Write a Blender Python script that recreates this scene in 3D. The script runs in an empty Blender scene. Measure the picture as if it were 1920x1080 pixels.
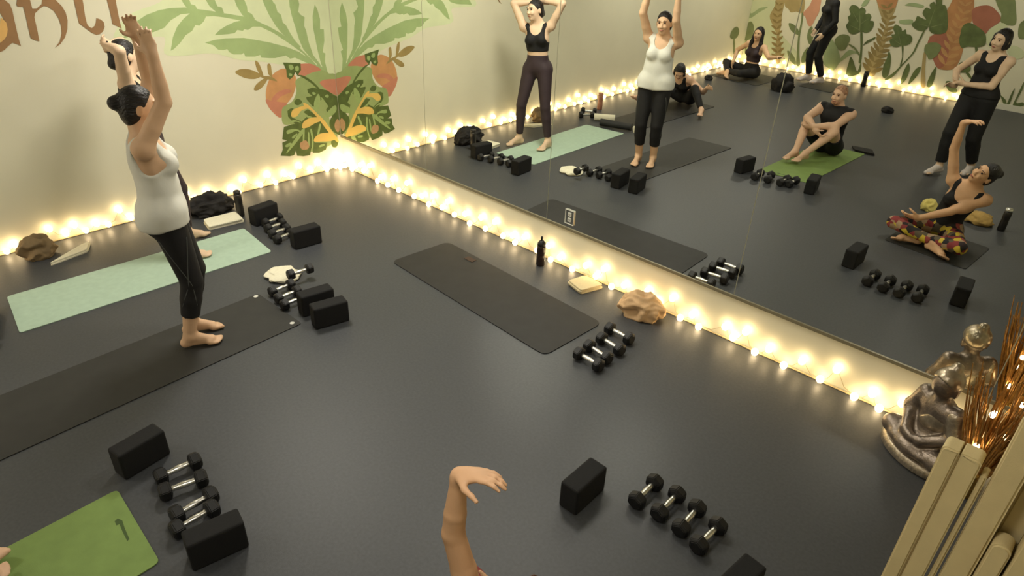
import bpy, bmesh, math, random
import numpy as np
from mathutils import Vector, Matrix, noise as mnoise
from mathutils.geometry import delaunay_2d_cdt

# ------------------------------------------------------------------ camera, world, light
scene = bpy.context.scene
C = scene.collection
CAM = np.array([6.5, -4.1115, 2.7221])
ROT = np.array([[0.722541, -0.36683877, 0.58597254],
                [0.69041448, 0.33933337, -0.63889022],
                [0.03552966, 0.86618831, 0.49845307]])
FPX = 1258.48
cam_d = bpy.data.cameras.new('camera')
cam_d.sensor_width = 36.0
cam_d.lens = 36.0 * FPX / 1920.0
cam_d.clip_start = 0.05
cam = bpy.data.objects.new('camera', cam_d)
C.objects.link(cam)
m4 = Matrix([list(ROT[i]) + [CAM[i]] for i in range(3)] + [[0, 0, 0, 1]])
cam.matrix_world = m4
scene.camera = cam

world = bpy.data.worlds.new('world')
scene.world = world
world.use_nodes = True
world.node_tree.nodes['Background'].inputs[0].default_value = (1.0, 0.9, 0.72, 1)
world.node_tree.nodes['Background'].inputs[1].default_value = 0.05

vs = scene.view_settings
vs.view_transform = 'Standard'
vs.look = 'None'
vs.gamma = 1.0
vs.use_curve_mapping = False
vs.exposure = 0.0
scene.cycles.max_bounces = 8; scene.cycles.diffuse_bounces = 3; scene.cycles.glossy_bounces = 4

ROOM_X, ROOM_Y, ROOM_Z = 7.5, -9.74, 3.05
LAMPS = [(1.6, -1.6, 58), (3.7, -0.95, 34), (1.2, -5.4, 36), (5.5, -3.5, 26), (1.4, -8.2, 40), (4.8, -8.4, 20)]
BULB_STRENGTH = 16.0

# ------------------------------------------------------------------ helpers: pixels -> places
def ray(u, v):
    return ROT @ np.array([(u - 960) / FPX, -(v - 540) / FPX, -1.0])
def plane(u, v, ax, val):
    d = ray(u, v)
    return CAM + d * ((val - CAM[ax]) / d[ax])
def fl(u, v, z=0.0):                       # a point at height z seen directly
    return plane(u, v, 2, z)
def fm(u, v, z=0.0):                       # a point at height z seen in the mirror
    return plane(u, v, 2, z) * np.array([1, -1, 1])

def lin(c):
    return tuple((x / 12.92 if x <= .04045 else ((x + .055) / 1.055) ** 2.4) for x in c)

MATS = {}
def mat(name, rgb, rough=.6, metal=0.0, var=.08, scale=30.0, bump=0.0, bscale=80.0, spec=.5, coat=0.0):
    """procedural principled material: colour varied by noise, optional noise bump"""
    if name in MATS: return MATS[name]
    m = bpy.data.materials.new(name); m.use_nodes = True
    nt = m.node_tree; b = nt.nodes['Principled BSDF']
    tc = nt.nodes.new('ShaderNodeTexCoord')
    nz = nt.nodes.new('ShaderNodeTexNoise'); nz.inputs['Scale'].default_value = scale; nz.inputs['Detail'].default_value = 4
    nt.links.new(tc.outputs['Object'], nz.inputs['Vector'])
    cr = nt.nodes.new('ShaderNodeValToRGB')
    c = lin(rgb)
    cr.color_ramp.elements[0].position = .3; cr.color_ramp.elements[1].position = .7
    cr.color_ramp.elements[0].color = tuple(max(0, x * (1 - var)) for x in c) + (1,)
    cr.color_ramp.elements[1].color = tuple(min(1, x * (1 + var)) for x in c) + (1,)
    nt.links.new(nz.outputs['Fac'], cr.inputs['Fac'])
    nt.links.new(cr.outputs['Color'], b.inputs['Base Color'])
    b.inputs['Roughness'].default_value = rough
    b.inputs['Metallic'].default_value = metal
    b.inputs['Specular IOR Level'].default_value = spec
    b.inputs['Coat Weight'].default_value = coat
    if bump:
        n2 = nt.nodes.new('ShaderNodeTexNoise'); n2.inputs['Scale'].default_value = bscale; n2.inputs['Detail'].default_value = 6
        nt.links.new(tc.outputs['Object'], n2.inputs['Vector'])
        bp = nt.nodes.new('ShaderNodeBump'); bp.inputs['Strength'].default_value = bump; bp.inputs['Distance'].default_value = .01
        nt.links.new(n2.outputs['Fac'], bp.inputs['Height'])
        nt.links.new(bp.outputs['Normal'], b.inputs['Normal'])
    MATS[name] = m
    return m

def emit(name, rgb, strength):
    m = bpy.data.materials.new(name); m.use_nodes = True
    nt = m.node_tree; nt.nodes.clear()
    o = nt.nodes.new('ShaderNodeOutputMaterial'); e = nt.nodes.new('ShaderNodeEmission')
    e.inputs[0].default_value = tuple(rgb) + (1,); e.inputs[1].default_value = strength
    nt.links.new(e.outputs[0], o.inputs[0])
    MATS[name] = m
    return m

# ------------------------------------------------------------------ helpers: meshes
def mesh_obj(name, verts, faces, m=None, parent=None, smooth=False):
    me = bpy.data.meshes.new(name)
    me.from_pydata([tuple(map(float, v)) for v in verts], [], [tuple(f) for f in faces])
    me.update()
    if smooth: me.polygons.foreach_set('use_smooth', [True] * len(me.polygons))
    if m: me.materials.append(m)
    o = bpy.data.objects.new(name, me); C.objects.link(o)
    if parent: o.parent = parent
    return o

def bm_obj(name, bm, m=None, parent=None, smooth=False):
    me = bpy.data.meshes.new(name); bm.normal_update(); bm.to_mesh(me); bm.free()
    if smooth: me.polygons.foreach_set('use_smooth', [True] * len(me.polygons))
    if m: me.materials.append(m)
    o = bpy.data.objects.new(name, me); C.objects.link(o)
    if parent: o.parent = parent
    return o

def link_copy(o, parent=None):
    c = o.copy(); C.objects.link(c)
    if parent is not None: c.parent = parent
    return c

def empty(name, loc=(0, 0, 0), rz=0.0):
    o = bpy.data.objects.new(name, None); C.objects.link(o)
    o.location = loc; o.rotation_euler = (0, 0, rz); o.empty_display_size = .1
    return o

def tag(o, label=None, cat=None, group=None, kind=None):
    if label: o['label'] = label
    if cat: o['category'] = cat
    if group: o['group'] = group
    if kind: o['kind'] = kind
    return o

def box_bm(lo, hi, bev=0.0, seg=2, bm=None):
    bm = bm or bmesh.new()
    r = bmesh.ops.create_cube(bm, size=1.0)
    c = [(a + b) / 2 for a, b in zip(lo, hi)]; s = [b - a for a, b in zip(lo, hi)]
    for v in r['verts']:
        v.co = Vector([v.co[i] * s[i] + c[i] for i in range(3)])
    if bev:
        bmesh.ops.bevel(bm, geom=list({e for v in r['verts'] for e in v.link_edges}), offset=bev, segments=seg, affect='EDGES', profile=.5)
    return bm

def lathe(profile, seg=32, bm=None):
    bm = bm or bmesh.new()
    rings = []
    for r, z in profile:
        rings.append([bm.verts.new((r * math.cos(2 * math.pi * i / seg), r * math.sin(2 * math.pi * i / seg), z)) for i in range(seg)])
    for a, b in zip(rings, rings[1:]):
        for i in range(seg):
            bm.faces.new((a[i], a[(i + 1) % seg], b[(i + 1) % seg], b[i]))
    bm.faces.new(rings[0][::-1]); bm.faces.new(rings[-1])
    return bm

def tube(points, radii, seg=8):
    """tapering tube along a polyline"""
    V, F = [], []
    pts = [np.array(p, float) for p in points]
    up = np.array([0, 0, 1.0])
    for i, p in enumerate(pts):
        t = pts[min(i + 1, len(pts) - 1)] - pts[max(i - 1, 0)]
        t /= np.linalg.norm(t) + 1e-9
        a = np.cross(t, up if abs(t[2]) < .95 else np.array([1.0, 0, 0])); a /= np.linalg.norm(a)
        b = np.cross(t, a)
        r = radii[i] if hasattr(radii, '__len__') else radii
        for k in range(seg):
            an = 2 * math.pi * k / seg
            V.append(p + (a * math.cos(an) + b * math.sin(an)) * r)
    for i in range(len(pts) - 1):
        for k in range(seg):
            F.append((i * seg + k, i * seg + (k + 1) % seg, (i + 1) * seg + (k + 1) % seg, (i + 1) * seg + k))
    F.append(tuple(range(seg))[::-1]); F.append(tuple((len(pts) - 1) * seg + k for k in range(seg)))
    return V, F

# ------------------------------------------------------------------ helpers: smooth bodies from distance fields
def V3(*a): return np.array(a, float)
def nrm(v):
    v = np.array(v, float); return v / (np.linalg.norm(v) + 1e-9)

class Field:
    def __init__(s): s.ops = []
    def cone(s, a, b, r1, r2, k=.03, clip=None, sub=False):
        a = np.array(a, float); b = np.array(b, float); R = max(r1, r2)
        s.ops.append(('cone', (a, b, r1, r2), np.minimum(a, b) - R, np.maximum(a, b) + R, k, clip, sub)); return s
    def ell(s, c, rad, M=None, k=.03, clip=None, sub=False):
        c = np.array(c, float); rad = np.array(rad, float); M = np.eye(3) if M is None else M
        e = np.sqrt(((M * rad) ** 2).sum(1))
        s.ops.append(('ell', (c, rad, M), c - e, c + e, k, clip, sub)); return s
    def mesh(s, res, grow=0.0, cuts=()):
        lo = np.min([o[2] for o in s.ops if not o[6]], 0) - grow - 3 * res
        hi = np.max([o[3] for o in s.ops if not o[6]], 0) + grow + 3 * res
        n = np.ceil((hi - lo) / res).astype(int) + 1
        D = np.full(n, 1.0, np.float32)
        ax = [(lo[i] + np.arange(n[i]) * res).astype(np.float32) for i in range(3)]
        for typ, pr, l, h, k, clip, sub in s.ops:
            g = k + 2.5 * res + grow
            i0 = np.clip(np.floor((l - g - lo) / res).astype(int), 0, n); i1 = np.clip(np.ceil((h + g - lo) / res).astype(int) + 1, 0, n)
            if (i1 <= i0).any(): continue
            X, Y, Z = np.meshgrid(*[ax[i][i0[i]:i1[i]] for i in range(3)], indexing='ij')
            if typ == 'cone':
                a, b, r1, r2 = pr; d = b - a; L = max(d @ d, 1e-12)
                t = np.clip(((X - a[0]) * d[0] + (Y - a[1]) * d[1] + (Z - a[2]) * d[2]) / L, 0, 1)
                q = np.sqrt((X - a[0] - t * d[0]) ** 2 + (Y - a[1] - t * d[1]) ** 2 + (Z - a[2] - t * d[2]) ** 2) - (r1 + (r2 - r1) * t)
            else:
                c, rad, M = pr; x, y, z = X - c[0], Y - c[1], Z - c[2]
                u = x * M[0, 0] + y * M[1, 0] + z * M[2, 0]; v = x * M[0, 1] + y * M[1, 1] + z * M[2, 1]; w = x * M[0, 2] + y * M[1, 2] + z * M[2, 2]
                k0 = np.sqrt((u / rad[0]) ** 2 + (v / rad[1]) ** 2 + (w / rad[2]) ** 2) + 1e-6
                k1 = np.sqrt((u / rad[0] ** 2) ** 2 + (v / rad[1] ** 2) ** 2 + (w / rad[2] ** 2) ** 2) + 1e-6
                q = k0 * (k0 - 1) / k1
            if not sub: q = q - grow
            if clip is not None:
                for (cp, cn) in clip:
                    q = np.maximum(q, (X - cp[0]) * cn[0] + (Y - cp[1]) * cn[1] + (Z - cp[2]) * cn[2])
            S = D[i0[0]:i1[0], i0[1]:i1[1], i0[2]:i1[2]]
            if sub:
                S[...] = np.maximum(S, -q)
            else:
                hh = np.clip(.5 + .5 * (q - S) / k, 0, 1)
                S[...] = q + (S - q) * hh - k * hh * (1 - hh)
        if cuts:
            X, Y, Z = np.meshgrid(*ax, indexing='ij')
            for cp, cn in cuts:
                D = np.maximum(D, (X - cp[0]) * cn[0] + (Y - cp[1]) * cn[1] + (Z - cp[2]) * cn[2])
        return surfnet(D, lo, res)

def surfnet(D, lo, res):
    S = D < 0
    nx, ny, nz = [a - 1 for a in D.shape]
    cnt = np.zeros((nx, ny, nz), np.int8)
    cor = [(i, j, k) for i in (0, 1) for j in (0, 1) for k in (0, 1)]
    for i, j, k in cor: cnt += S[i:i + nx, j:j + ny, k:k + nz]
    act = (cnt > 0) & (cnt < 8)
    I = np.argwhere(act)
    vals = np.stack([D[I[:, 0] + i, I[:, 1] + j, I[:, 2] + k] for i, j, k in cor], 1)
    P = np.zeros((len(I), 3)); N = np.zeros(len(I))
    for a in range(8):
        for b in range(a + 1, 8):
            df = [abs(cor[a][t] - cor[b][t]) for t in range(3)]
            if sum(df) != 1: continue
            va, vb = vals[:, a], vals[:, b]; m = (va < 0) != (vb < 0)
            t = np.where(m, va / np.where(m, va - vb, 1), 0)
            P += np.where(m[:, None], np.array(cor[a]) + t[:, None] * (np.array(cor[b]) - np.array(cor[a])), 0); N += m
    V = (I + P / N[:, None]) * res + lo
    idx = np.full((nx, ny, nz), -1, np.int64); idx[act] = np.arange(len(I))
    F = []
    for axx in range(3):
        sl0 = [slice(1, None)] * 3; sl1 = [slice(1, None)] * 3
        sl0[axx] = slice(0, -1)
        A = S[tuple(sl0)]; sl1[axx] = slice(1, None); B = S[tuple(sl1)]
        E = np.argwhere(A != B)
        off = [1, 1, 1]; off[axx] = 0
        E = E + np.array(off)
        o1, o2 = [(1, 2), (2, 0), (0, 1)][axx]
        lim = np.array([nx, ny, nz])
        E = E[(E < lim).all(1)]
        def at(d1, d2):
            q = E.copy(); q[:, o1] -= d1; q[:, o2] -= d2
            return idx[q[:, 0], q[:, 1], q[:, 2]]
        f = np.stack([at(1, 1), at(0, 1), at(0, 0), at(1, 0)], 1)
        flip = ~S[E[:, 0], E[:, 1], E[:, 2]]
        f[flip] = f[flip][:, ::-1]
        F.append(f[(f >= 0).all(1)])
    F = np.concatenate(F)
    return V, F

def field_obj(name, vf, m, parent=None, relax=2):
    V, F = vf
    for _ in range(relax):
        acc = np.zeros_like(V); n = np.zeros(len(V))
        for a in range(4):
            np.add.at(acc, F[:, a], V[F[:, (a + 1) % 4]] + V[F[:, (a + 3) % 4]]); np.add.at(n, F[:, a], 2)
        V = V * .5 + .5 * acc / np.maximum(n, 1)[:, None]
    me = bpy.data.meshes.new(name)
    me.vertices.add(len(V)); me.vertices.foreach_set('co', V.astype(np.float32).ravel())
    me.loops.add(F.size); me.loops.foreach_set('vertex_index', F.astype(np.int32).ravel())
    me.polygons.add(len(F)); me.polygons.foreach_set('loop_start', np.arange(0, F.size, 4, dtype=np.int32))
    me.polygons.foreach_set('use_smooth', np.ones(len(F), bool))
    me.update(calc_edges=True); me.validate()
    if m: me.materials.append(m)
    o = bpy.data.objects.new(name, me); C.objects.link(o)
    if parent: o.parent = parent
    return o

def rot(yaw=0, pitch=0, roll=0):
    y, p, r = map(math.radians, (yaw, -pitch, roll))
    Rz = np.array([[math.cos(y), -math.sin(y), 0], [math.sin(y), math.cos(y), 0], [0, 0, 1]])
    Rx = np.array([[1, 0, 0], [0, math.cos(p), -math.sin(p)], [0, math.sin(p), math.cos(p)]])
    Ry = np.array([[math.cos(r), 0, math.sin(r)], [0, 1, 0], [-math.sin(r), 0, math.cos(r)]])
    return Rz @ Rx @ Ry

def ik(a, t, l1, l2, pole):
    a = np.array(a, float); d = np.array(t, float) - a; L = min(np.linalg.norm(d), (l1 + l2) * .998); L = max(L, abs(l1 - l2) + .01)
    u = nrm(d); c = (l1 * l1 + L * L - l2 * l2) / (2 * L); h = math.sqrt(max(l1 * l1 - c * c, 0))
    pp = np.array(pole, float); pp = nrm(pp - u * (pp @ u))
    return a + u * c + pp * h, a + u * L

# ------------------------------------------------------------------ structure
M_floor = mat('rubber floor', (.262, .270, .282), rough=.47, var=.12, scale=60, bump=.05, bscale=220, spec=.45)
M_wall = mat('cream wall paint', (.875, .855, .755), rough=.75, var=.02, scale=2.5, bump=.03, bscale=160)
M_ceil = mat('ceiling paint', (.85, .84, .78), rough=.9, var=.02)
M_trim = mat('mirror channel', (.55, .52, .42), rough=.4, metal=.3)
M_white = mat('white baseboard', (.86, .85, .78), rough=.5, var=.02)

def slab(name, lo, hi, m, parent=None, bev=0.0):
    o = bm_obj(name, box_bm(lo, hi, bev), m, parent)
    return o

floor = tag(slab('floor', (-.1, ROOM_Y - .1, -.1), (ROOM_X + .1, .1, 0), M_floor), 'dark grey rubber studio floor', kind='structure')
wall_left = tag(slab('wall_left', (-.12, ROOM_Y - .1, 0), (0, .12, ROOM_Z), M_wall), 'cream wall with painted palm leaf mural and lettering', kind='structure')
wall_front = tag(slab('wall_front', (0, .008, 0), (ROOM_X, .12, ROOM_Z), M_wall), 'cream wall behind and below the mirror panels', kind='structure')
wall_back = tag(slab('wall_back', (0, ROOM_Y - .12, 0), (ROOM_X, ROOM_Y, ROOM_Z), M_wall), 'cream wall painted with tropical plants, seen in the mirror', kind='structure')
wall_right = tag(slab('wall_right', (ROOM_X, ROOM_Y - .1, 0), (ROOM_X + .12, .12, ROOM_Z), M_wall), 'plain cream side wall', kind='structure')
ceiling = tag(slab('ceiling', (-.1, ROOM_Y - .1, ROOM_Z), (ROOM_X + .1, .12, ROOM_Z + .1), M_ceil), 'plain ceiling', kind='structure')
HB = .361
trim1 = tag(slab('trim_1', (0.003, -.008, HB - .022), (ROOM_X, .008, HB), M_trim), 'thin channel along the bottom edge of the mirrors', kind='structure')
bb = tag(slab('baseboard_back', (4.25, ROOM_Y, 0), (ROOM_X, ROOM_Y + .015, .1), M_white, bev=.003), 'white baseboard under the plant mural', kind='structure')

M_mirror = bpy.data.materials.new('mirror silver'); M_mirror.use_nodes = True
_b = M_mirror.node_tree.nodes['Principled BSDF']
_b.inputs['Base Color'].default_value = (.90, .92, .87, 1); _b.inputs['Metallic'].default_value = 1; _b.inputs['Roughness'].default_value = 0.0
seams = [0.004, 1.50, 3.10, 4.865, 6.45, ROOM_X - .01]
mlabels = ['mirror panel at the painted corner, showing the leaf mural', 'mirror panel reflecting the woman in the black sports bra',
           'mirror panel above the water bottle and folded towel', 'mirror panel reflecting the man seated on the green mat',
           'mirror panel behind the silver seated statue']
for i in range(5):
    o = slab('mirror_panel', (seams[i] + .003, 0, HB), (seams[i + 1] - .003, .006, 2.75), M_mirror)
    tag(o, mlabels[i], 'mirror', 'wall mirror panels')

# ceiling lamps (the room's own dimmed fixtures)
M_diff = emit('lamp diffuser', (1, .9, .72), 1.2)
M_fix = mat('lamp housing', (.8, .8, .78), rough=.5)
lnames = ['above the painted corner', 'above the black mat by the mirror', 'above the sitting stretcher by the left wall', 'above the seated woman in patterned leggings',
          'above the far seated woman with long hair', 'at the far end near the baseboard']
for (x, y, w), ln in zip(LAMPS, lnames):
    r = empty('ceiling_light', (x, y, ROOM_Z))
    tag(r, 'flat square ceiling light ' + ln, 'ceiling light', 'ceiling lights')
    bm_obj('housing', box_bm((-.32, -.32, -.05), (.32, .32, 0), .01), M_fix, r)
    bm_obj('diffuser', box_bm((-.29, -.29, -.056), (.29, .29, -.05), 0), M_diff, r)
    ld = bpy.data.lights.new('ceiling_lamp', 'AREA'); ld.shape = 'SQUARE'; ld.size = .58; ld.energy = w; ld.color = (1, .945, .83)
    lo_ = bpy.data.objects.new('lamp', ld); C.objects.link(lo_); lo_.location = (0, 0, -.065); lo_.parent = r

# ------------------------------------------------------------------ mural: paint shapes on the walls
def catmull(P, n=4):
    P = [np.array(p, float) for p in P]; out = []
    N = len(P)
    for i in range(N):
        p0, p1, p2, p3 = P[i - 1], P[i], P[(i + 1) % N], P[(i + 2) % N]
        # keep sharp tips sharp
        for t in np.linspace(0, 1, n, endpoint=False):
            out.append(.5 * ((2 * p1) + (-p0 + p2) * t + (2 * p0 - 5 * p1 + 4 * p2 - p3) * t * t + (-p0 + 3 * p1 - 3 * p2 + p3) * t ** 3))
    return out

LAYER = {'n': 0}
def paint(name, pts, z, m, wall, smooth=True):
    """pts: outline in photo pixels; z = (x0, y0, scale) of the crop it was read from; wall: 'L' left wall seen directly, 'B' back wall seen in the mirror"""
    x0, y0, s = z
    P = [(x0 + a / s, y0 + b / s) for a, b in pts]
    if smooth: P = catmull(P, 4)
    LAYER['n'] += 1
    off = .0008 + .00005 * LAYER['n']
    W3 = []
    par = wall_left if wall == 'L' else wall_back
    if wall == 'B':
        q = [plane(u, v, 1, -ROOM_Y) for u, v in P]
        if np.mean([a[0] for a in q]) < .03:
            wall = 'M'; par = wall_left
    for u, v in P:
        if wall == 'L':
            w = plane(u + 8, v, 0, 0.0); w[1] = min(w[1], -.002); w[0] = off
        elif wall == 'M':
            w = plane(u, v, 0, 0.0); w[1] = max(-w[1], ROOM_Y + .002); w[0] = off
        else:
            w = plane(u, v, 1, -ROOM_Y); w[1] = ROOM_Y + off; w[0] = max(w[0], .002)
        w[2] = min(max(w[2], .005), ROOM_Z - .01)
        W3.append(w)
    ax = 1 if wall == 'B' else 0
    oth = [k for k in range(3) if k != ax]
    p2 = [Vector((float(w[oth[0]]), float(w[oth[1]]))) for w in W3]
    n2 = len(p2)
    vo, _, fo, _, _, _ = delaunay_2d_cdt(p2, [(k, (k + 1) % n2) for k in range(n2)], [], 1, 1e-6)
    const = W3[0][ax]
    V = []
    for q in vo:
        c = [0, 0, 0]; c[ax] = const; c[oth[0]] = q[0]; c[oth[1]] = q[1]; V.append(c)
    F = []
    for f in fo:
        a, b, c = [Vector(V[k]) for k in f[:3]]
        nn = (b - a).cross(c - a)
        F.append(tuple(f) if nn[ax] > 0 else tuple(f)[::-1])
    return mesh_obj(name, V, F, m, par)

P_brown = mat('paint brown', (.60, .46, .31), .8, var=.1, scale=6)
P_gold = mat('paint ochre', (.88, .70, .42), .8, var=.08, scale=6)
P_leaf = mat('paint sage', (.63, .71, .48), .8, var=.10, scale=4)
P_pale = mat('paint pale green', (.84, .87, .70), .8, var=.05, scale=4)
P_mid = mat('paint mid green', (.60, .66, .42), .8, var=.08, scale=6)
P_dark = mat('paint dark green', (.34, .40, .18), .8, var=.18, scale=14)
P_orange = mat('paint orange', (.79, .58, .38), .8, var=.10, scale=8)
P_red = mat('paint coral', (.77, .51, .40), .8, var=.08, scale=8)
P_tan = mat('paint tan', (.63, .54, .32), .8, var=.12, scale=8)
P_yel = mat('paint yellow', (.88, .74, .40), .8, var=.06, scale=8)
P_vein = mat('paint vein', (.60, .68, .42), .8)
P_pink = mat('paint dusty pink', (.70, .56, .40), .8)

Z0 = (0, 0, 1.0)
# pale watercolour ground behind the big leaf
paint('painted_wash', [(205, 75), (230, 30), (290, 5), (350, -30), (600, -30), (640, 120), (632, 190), (560, 135), (500, 118), (440, 112), (390, 100), (330, 105), (300, 100), (300, 70), (260, 72)], Z0, P_pale, 'L')
leaves = [
 [(376, 80), (394, 75), (415, 72), (449, 71), (495, 79), (529, 88), (552, 97), (575, 112), (590, 128), (563, 116), (545, 108), (536, 110), (528, 104), (519, 106), (508, 109), (497, 109), (482, 108), (480, 103), (470, 106), (452, 106), (449, 99), (445, 102), (430, 102), (422, 98), (418, 92), (410, 94), (401, 93), (392, 85)],
 [(223, 72), (228, 60), (245, 42), (266, 28), (290, 19), (312, 15), (340, 14), (385, 20), (408, 24), (450, 31), (467, 36), (480, 42), (470, 44), (440, 38), (415, 33), (392, 30), (378, 31), (374, 40), (366, 48), (358, 47), (352, 58), (340, 66), (330, 80), (318, 92), (312, 95), (316, 70), (324, 50), (336, 35), (348, 25), (330, 27), (312, 38), (300, 52), (280, 60), (262, 64), (240, 68)],
 [(394, 66), (404, 56), (415, 49), (432, 41), (450, 37), (470, 38), (497, 50), (520, 63), (552, 88), (575, 110), (600, 140), (612, 150), (590, 130), (560, 100), (535, 82), (505, 62), (480, 50), (466, 50), (457, 56), (450, 55), (447, 58), (437, 56), (432, 62), (420, 64)],
 [(316, -34), (326, -10), (337, 8), (345, 18), (362, 18), (358, 10), (350, 8), (347, 0), (340, -14)],
 [(360, -40), (372, -10), (385, 12), (400, 25), (412, 24), (408, 14), (400, 12), (396, 4), (390, -14)],
 [(418, -44), (428, -10), (436, 12), (446, 28), (462, 40), (470, 36), (464, 26), (456, 22), (455, 12), (450, 0), (444, -18)],
 [(466, -50), (480, -10), (488, 10), (496, 27), (508, 47), (518, 60), (535, 76), (552, 90), (556, 88), (545, 76), (536, 62), (528, 47), (522, 42), (519, 28), (512, 22), (508, 8), (504, 4), (496, -16)],
 [(528, -56), (533, -10), (535, 12), (539, 30), (546, 52), (553, 75), (561, 93), (577, 112), (595, 128), (592, 120), (579, 103), (571, 80), (566, 58), (562, 48), (563, 32), (556, 28), (551, 22), (553, 8), (548, -16)],
 [(582, 8), (578, 30), (579, 52), (583, 72), (588, 97), (594, 120), (604, 142), (612, 150), (606, 135), (601, 115), (602, 100), (597, 98), (600, 76), (599, 55), (592, 54), (592, 36), (587, 18)],
 [(585, 118), (600, 128), (612, 142), (621, 150), (624, 166), (612, 165), (600, 150), (590, 135)]]
for l in leaves: paint('painted_leaf', l, Z0, P_leaf, 'L', smooth=False)

ZB = (420, 80, 4.696)
paint('painted_fruit', [(330, 470), (340, 380), (375, 300), (430, 250), (490, 228), (560, 260), (600, 320), (590, 400), (560, 480), (500, 560), (470, 650), (400, 600), (350, 540)], ZB, P_orange, 'L')
paint('painted_fruit', [(330, 500), (380, 510), (440, 520), (520, 545), (465, 660), (390, 610), (345, 550)], ZB, P_red, 'L')
paint('painted_fruit', [(380, 500), (430, 440), (510, 410), (560, 430), (470, 470), (410, 520)], ZB, P_red, 'L')
for l in ([(60, 260), (100, 235), (170, 232), (240, 255), (290, 290), (240, 318), (160, 315), (100, 290)], [(235, 160), (265, 175), (290, 230), (310, 300), (285, 290), (250, 230)],
          [(345, 190), (370, 190), (380, 240), (385, 300), (355, 280), (345, 240)], [(225, 415), (240, 375), (290, 330), (350, 300), (330, 350), (290, 400), (255, 420)],
          [(240, 270), (300, 290), (380, 300), (430, 340), (380, 330), (300, 310)]):
    paint('painted_leaf', l, ZB, P_tan, 'L')
paint('painted_wash', [(480, 570), (560, 520), (600, 430), (590, 340), (640, 300), (720, 260), (820, 240), (880, 270), (952, 300), (965, 560), (880, 640), (960, 850), (700, 960), (600, 740), (490, 720), (470, 650)], ZB, P_mid, 'L')
for l in ([(600, 195), (650, 185), (720, 185), (770, 205), (815, 240), (740, 262), (660, 295), (610, 280)], [(805, 350), (850, 325), (940, 320), (965, 330), (975, 460), (930, 455), (880, 430), (825, 380)]):
    paint('painted_fruit', l, ZB, P_red, 'L')
dk = [[(480, 175), (560, 178), (635, 180), (640, 240), (610, 290), (590, 260), (570, 300), (540, 325), (515, 300), (510, 240)],
      [(600, 285), (660, 290), (740, 340), (800, 400), (780, 400), (720, 350), (650, 305)],
      [(695, 410), (740, 395), (800, 405), (870, 420), (930, 460), (978, 470), (985, 640), (960, 660), (880, 640), (860, 590), (880, 560), (830, 490), (800, 520), (790, 570), (740, 560), (690, 500), (685, 480), (740, 470), (700, 440)],
      [(525, 650), (520, 600), (545, 580), (575, 575), (560, 620), (560, 660), (640, 690), (650, 730), (600, 720), (560, 690)],
      [(580, 520), (600, 497), (630, 500), (648, 525), (620, 550), (590, 545)],
      [(490, 740), (560, 720), (640, 700), (700, 640), (660, 610), (700, 585), (770, 640), (830, 690), (880, 740), (890, 790), (800, 800), (760, 850), (760, 880), (870, 880), (860, 940), (800, 970), (745, 970), (740, 930), (730, 930), (720, 990), (660, 1000), (605, 995), (595, 950), (580, 990), (540, 1000), (460, 995), (480, 940), (475, 880), (520, 860), (475, 850), (485, 770)],
      [(890, 700), (925, 640), (985, 660), (990, 800), (950, 800), (905, 760)], [(905, 870), (930, 855), (965, 880), (950, 920), (915, 915)]]
for l in dk: paint('painted_leaf', l, ZB, P_dark, 'L', smooth=len(l) < 9)
for l in ([(640, 770), (520, 950), (532, 957), (658, 800)], [(520, 770), (600, 760), (650, 790), (640, 800), (600, 775), (540, 800), (515, 800)], [(540, 690), (590, 682), (640, 705), (600, 696), (550, 702)],
          [(720, 770), (735, 765), (750, 860), (745, 930), (735, 930), (735, 850)], [(810, 480), (830, 490), (880, 560), (868, 552), (835, 510)],
          [(790, 450), (810, 500), (790, 600), (760, 590), (755, 520)], [(880, 600), (940, 550), (950, 600), (900, 650), (840, 660)]):
    paint('painted_vein', l, ZB, P_vein, 'L')
for l in ([(500, 905), (545, 880), (560, 900), (515, 920)], [(660, 730), (672, 730), (668, 860), (655, 860)], [(700, 800), (712, 795), (716, 900), (704, 905)], [(780, 820), (800, 720), (815, 730), (795, 810)],
          [(735, 440), (755, 435), (770, 450), (750, 460)], [(690, 640), (740, 655), (735, 665), (690, 655)], [(850, 470), (870, 455), (885, 470), (870, 485)], [(560, 830), (600, 800), (606, 812), (570, 845)], [(800, 905), (840, 890), (845, 905), (805, 920)], [(530, 200), (560, 195), (575, 225), (545, 240)], [(585, 215), (615, 205), (620, 240), (595, 250)], [(535, 270), (560, 275), (555, 295), (535, 290)]):
    paint('painted_vein', l, ZB, P_vein, 'L')
for l in ([(635, 880), (680, 860), (710, 900), (700, 935), (650, 940), (630, 910)], [(935, 720), (960, 670), (985, 720), (970, 785), (945, 770)]):
    paint('painted_petal', l, ZB, P_pink, 'L')
for l in ([(555, 650), (560, 600), (600, 575), (670, 555), (700, 575), (640, 600), (600, 650)], [(650, 750), (660, 700), (710, 665), (780, 655), (830, 680), (760, 710), (700, 745)],
          [(755, 870), (770, 825), (830, 795), (900, 800), (950, 840), (900, 865), (830, 870)],
          [(660, 530), (700, 545), (780, 620), (850, 690), (900, 760), (960, 840), (970, 880), (930, 850), (860, 760), (800, 680), (730, 600), (670, 560)]):
    paint('painted_leaf', l, ZB, P_yel, 'L')
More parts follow.
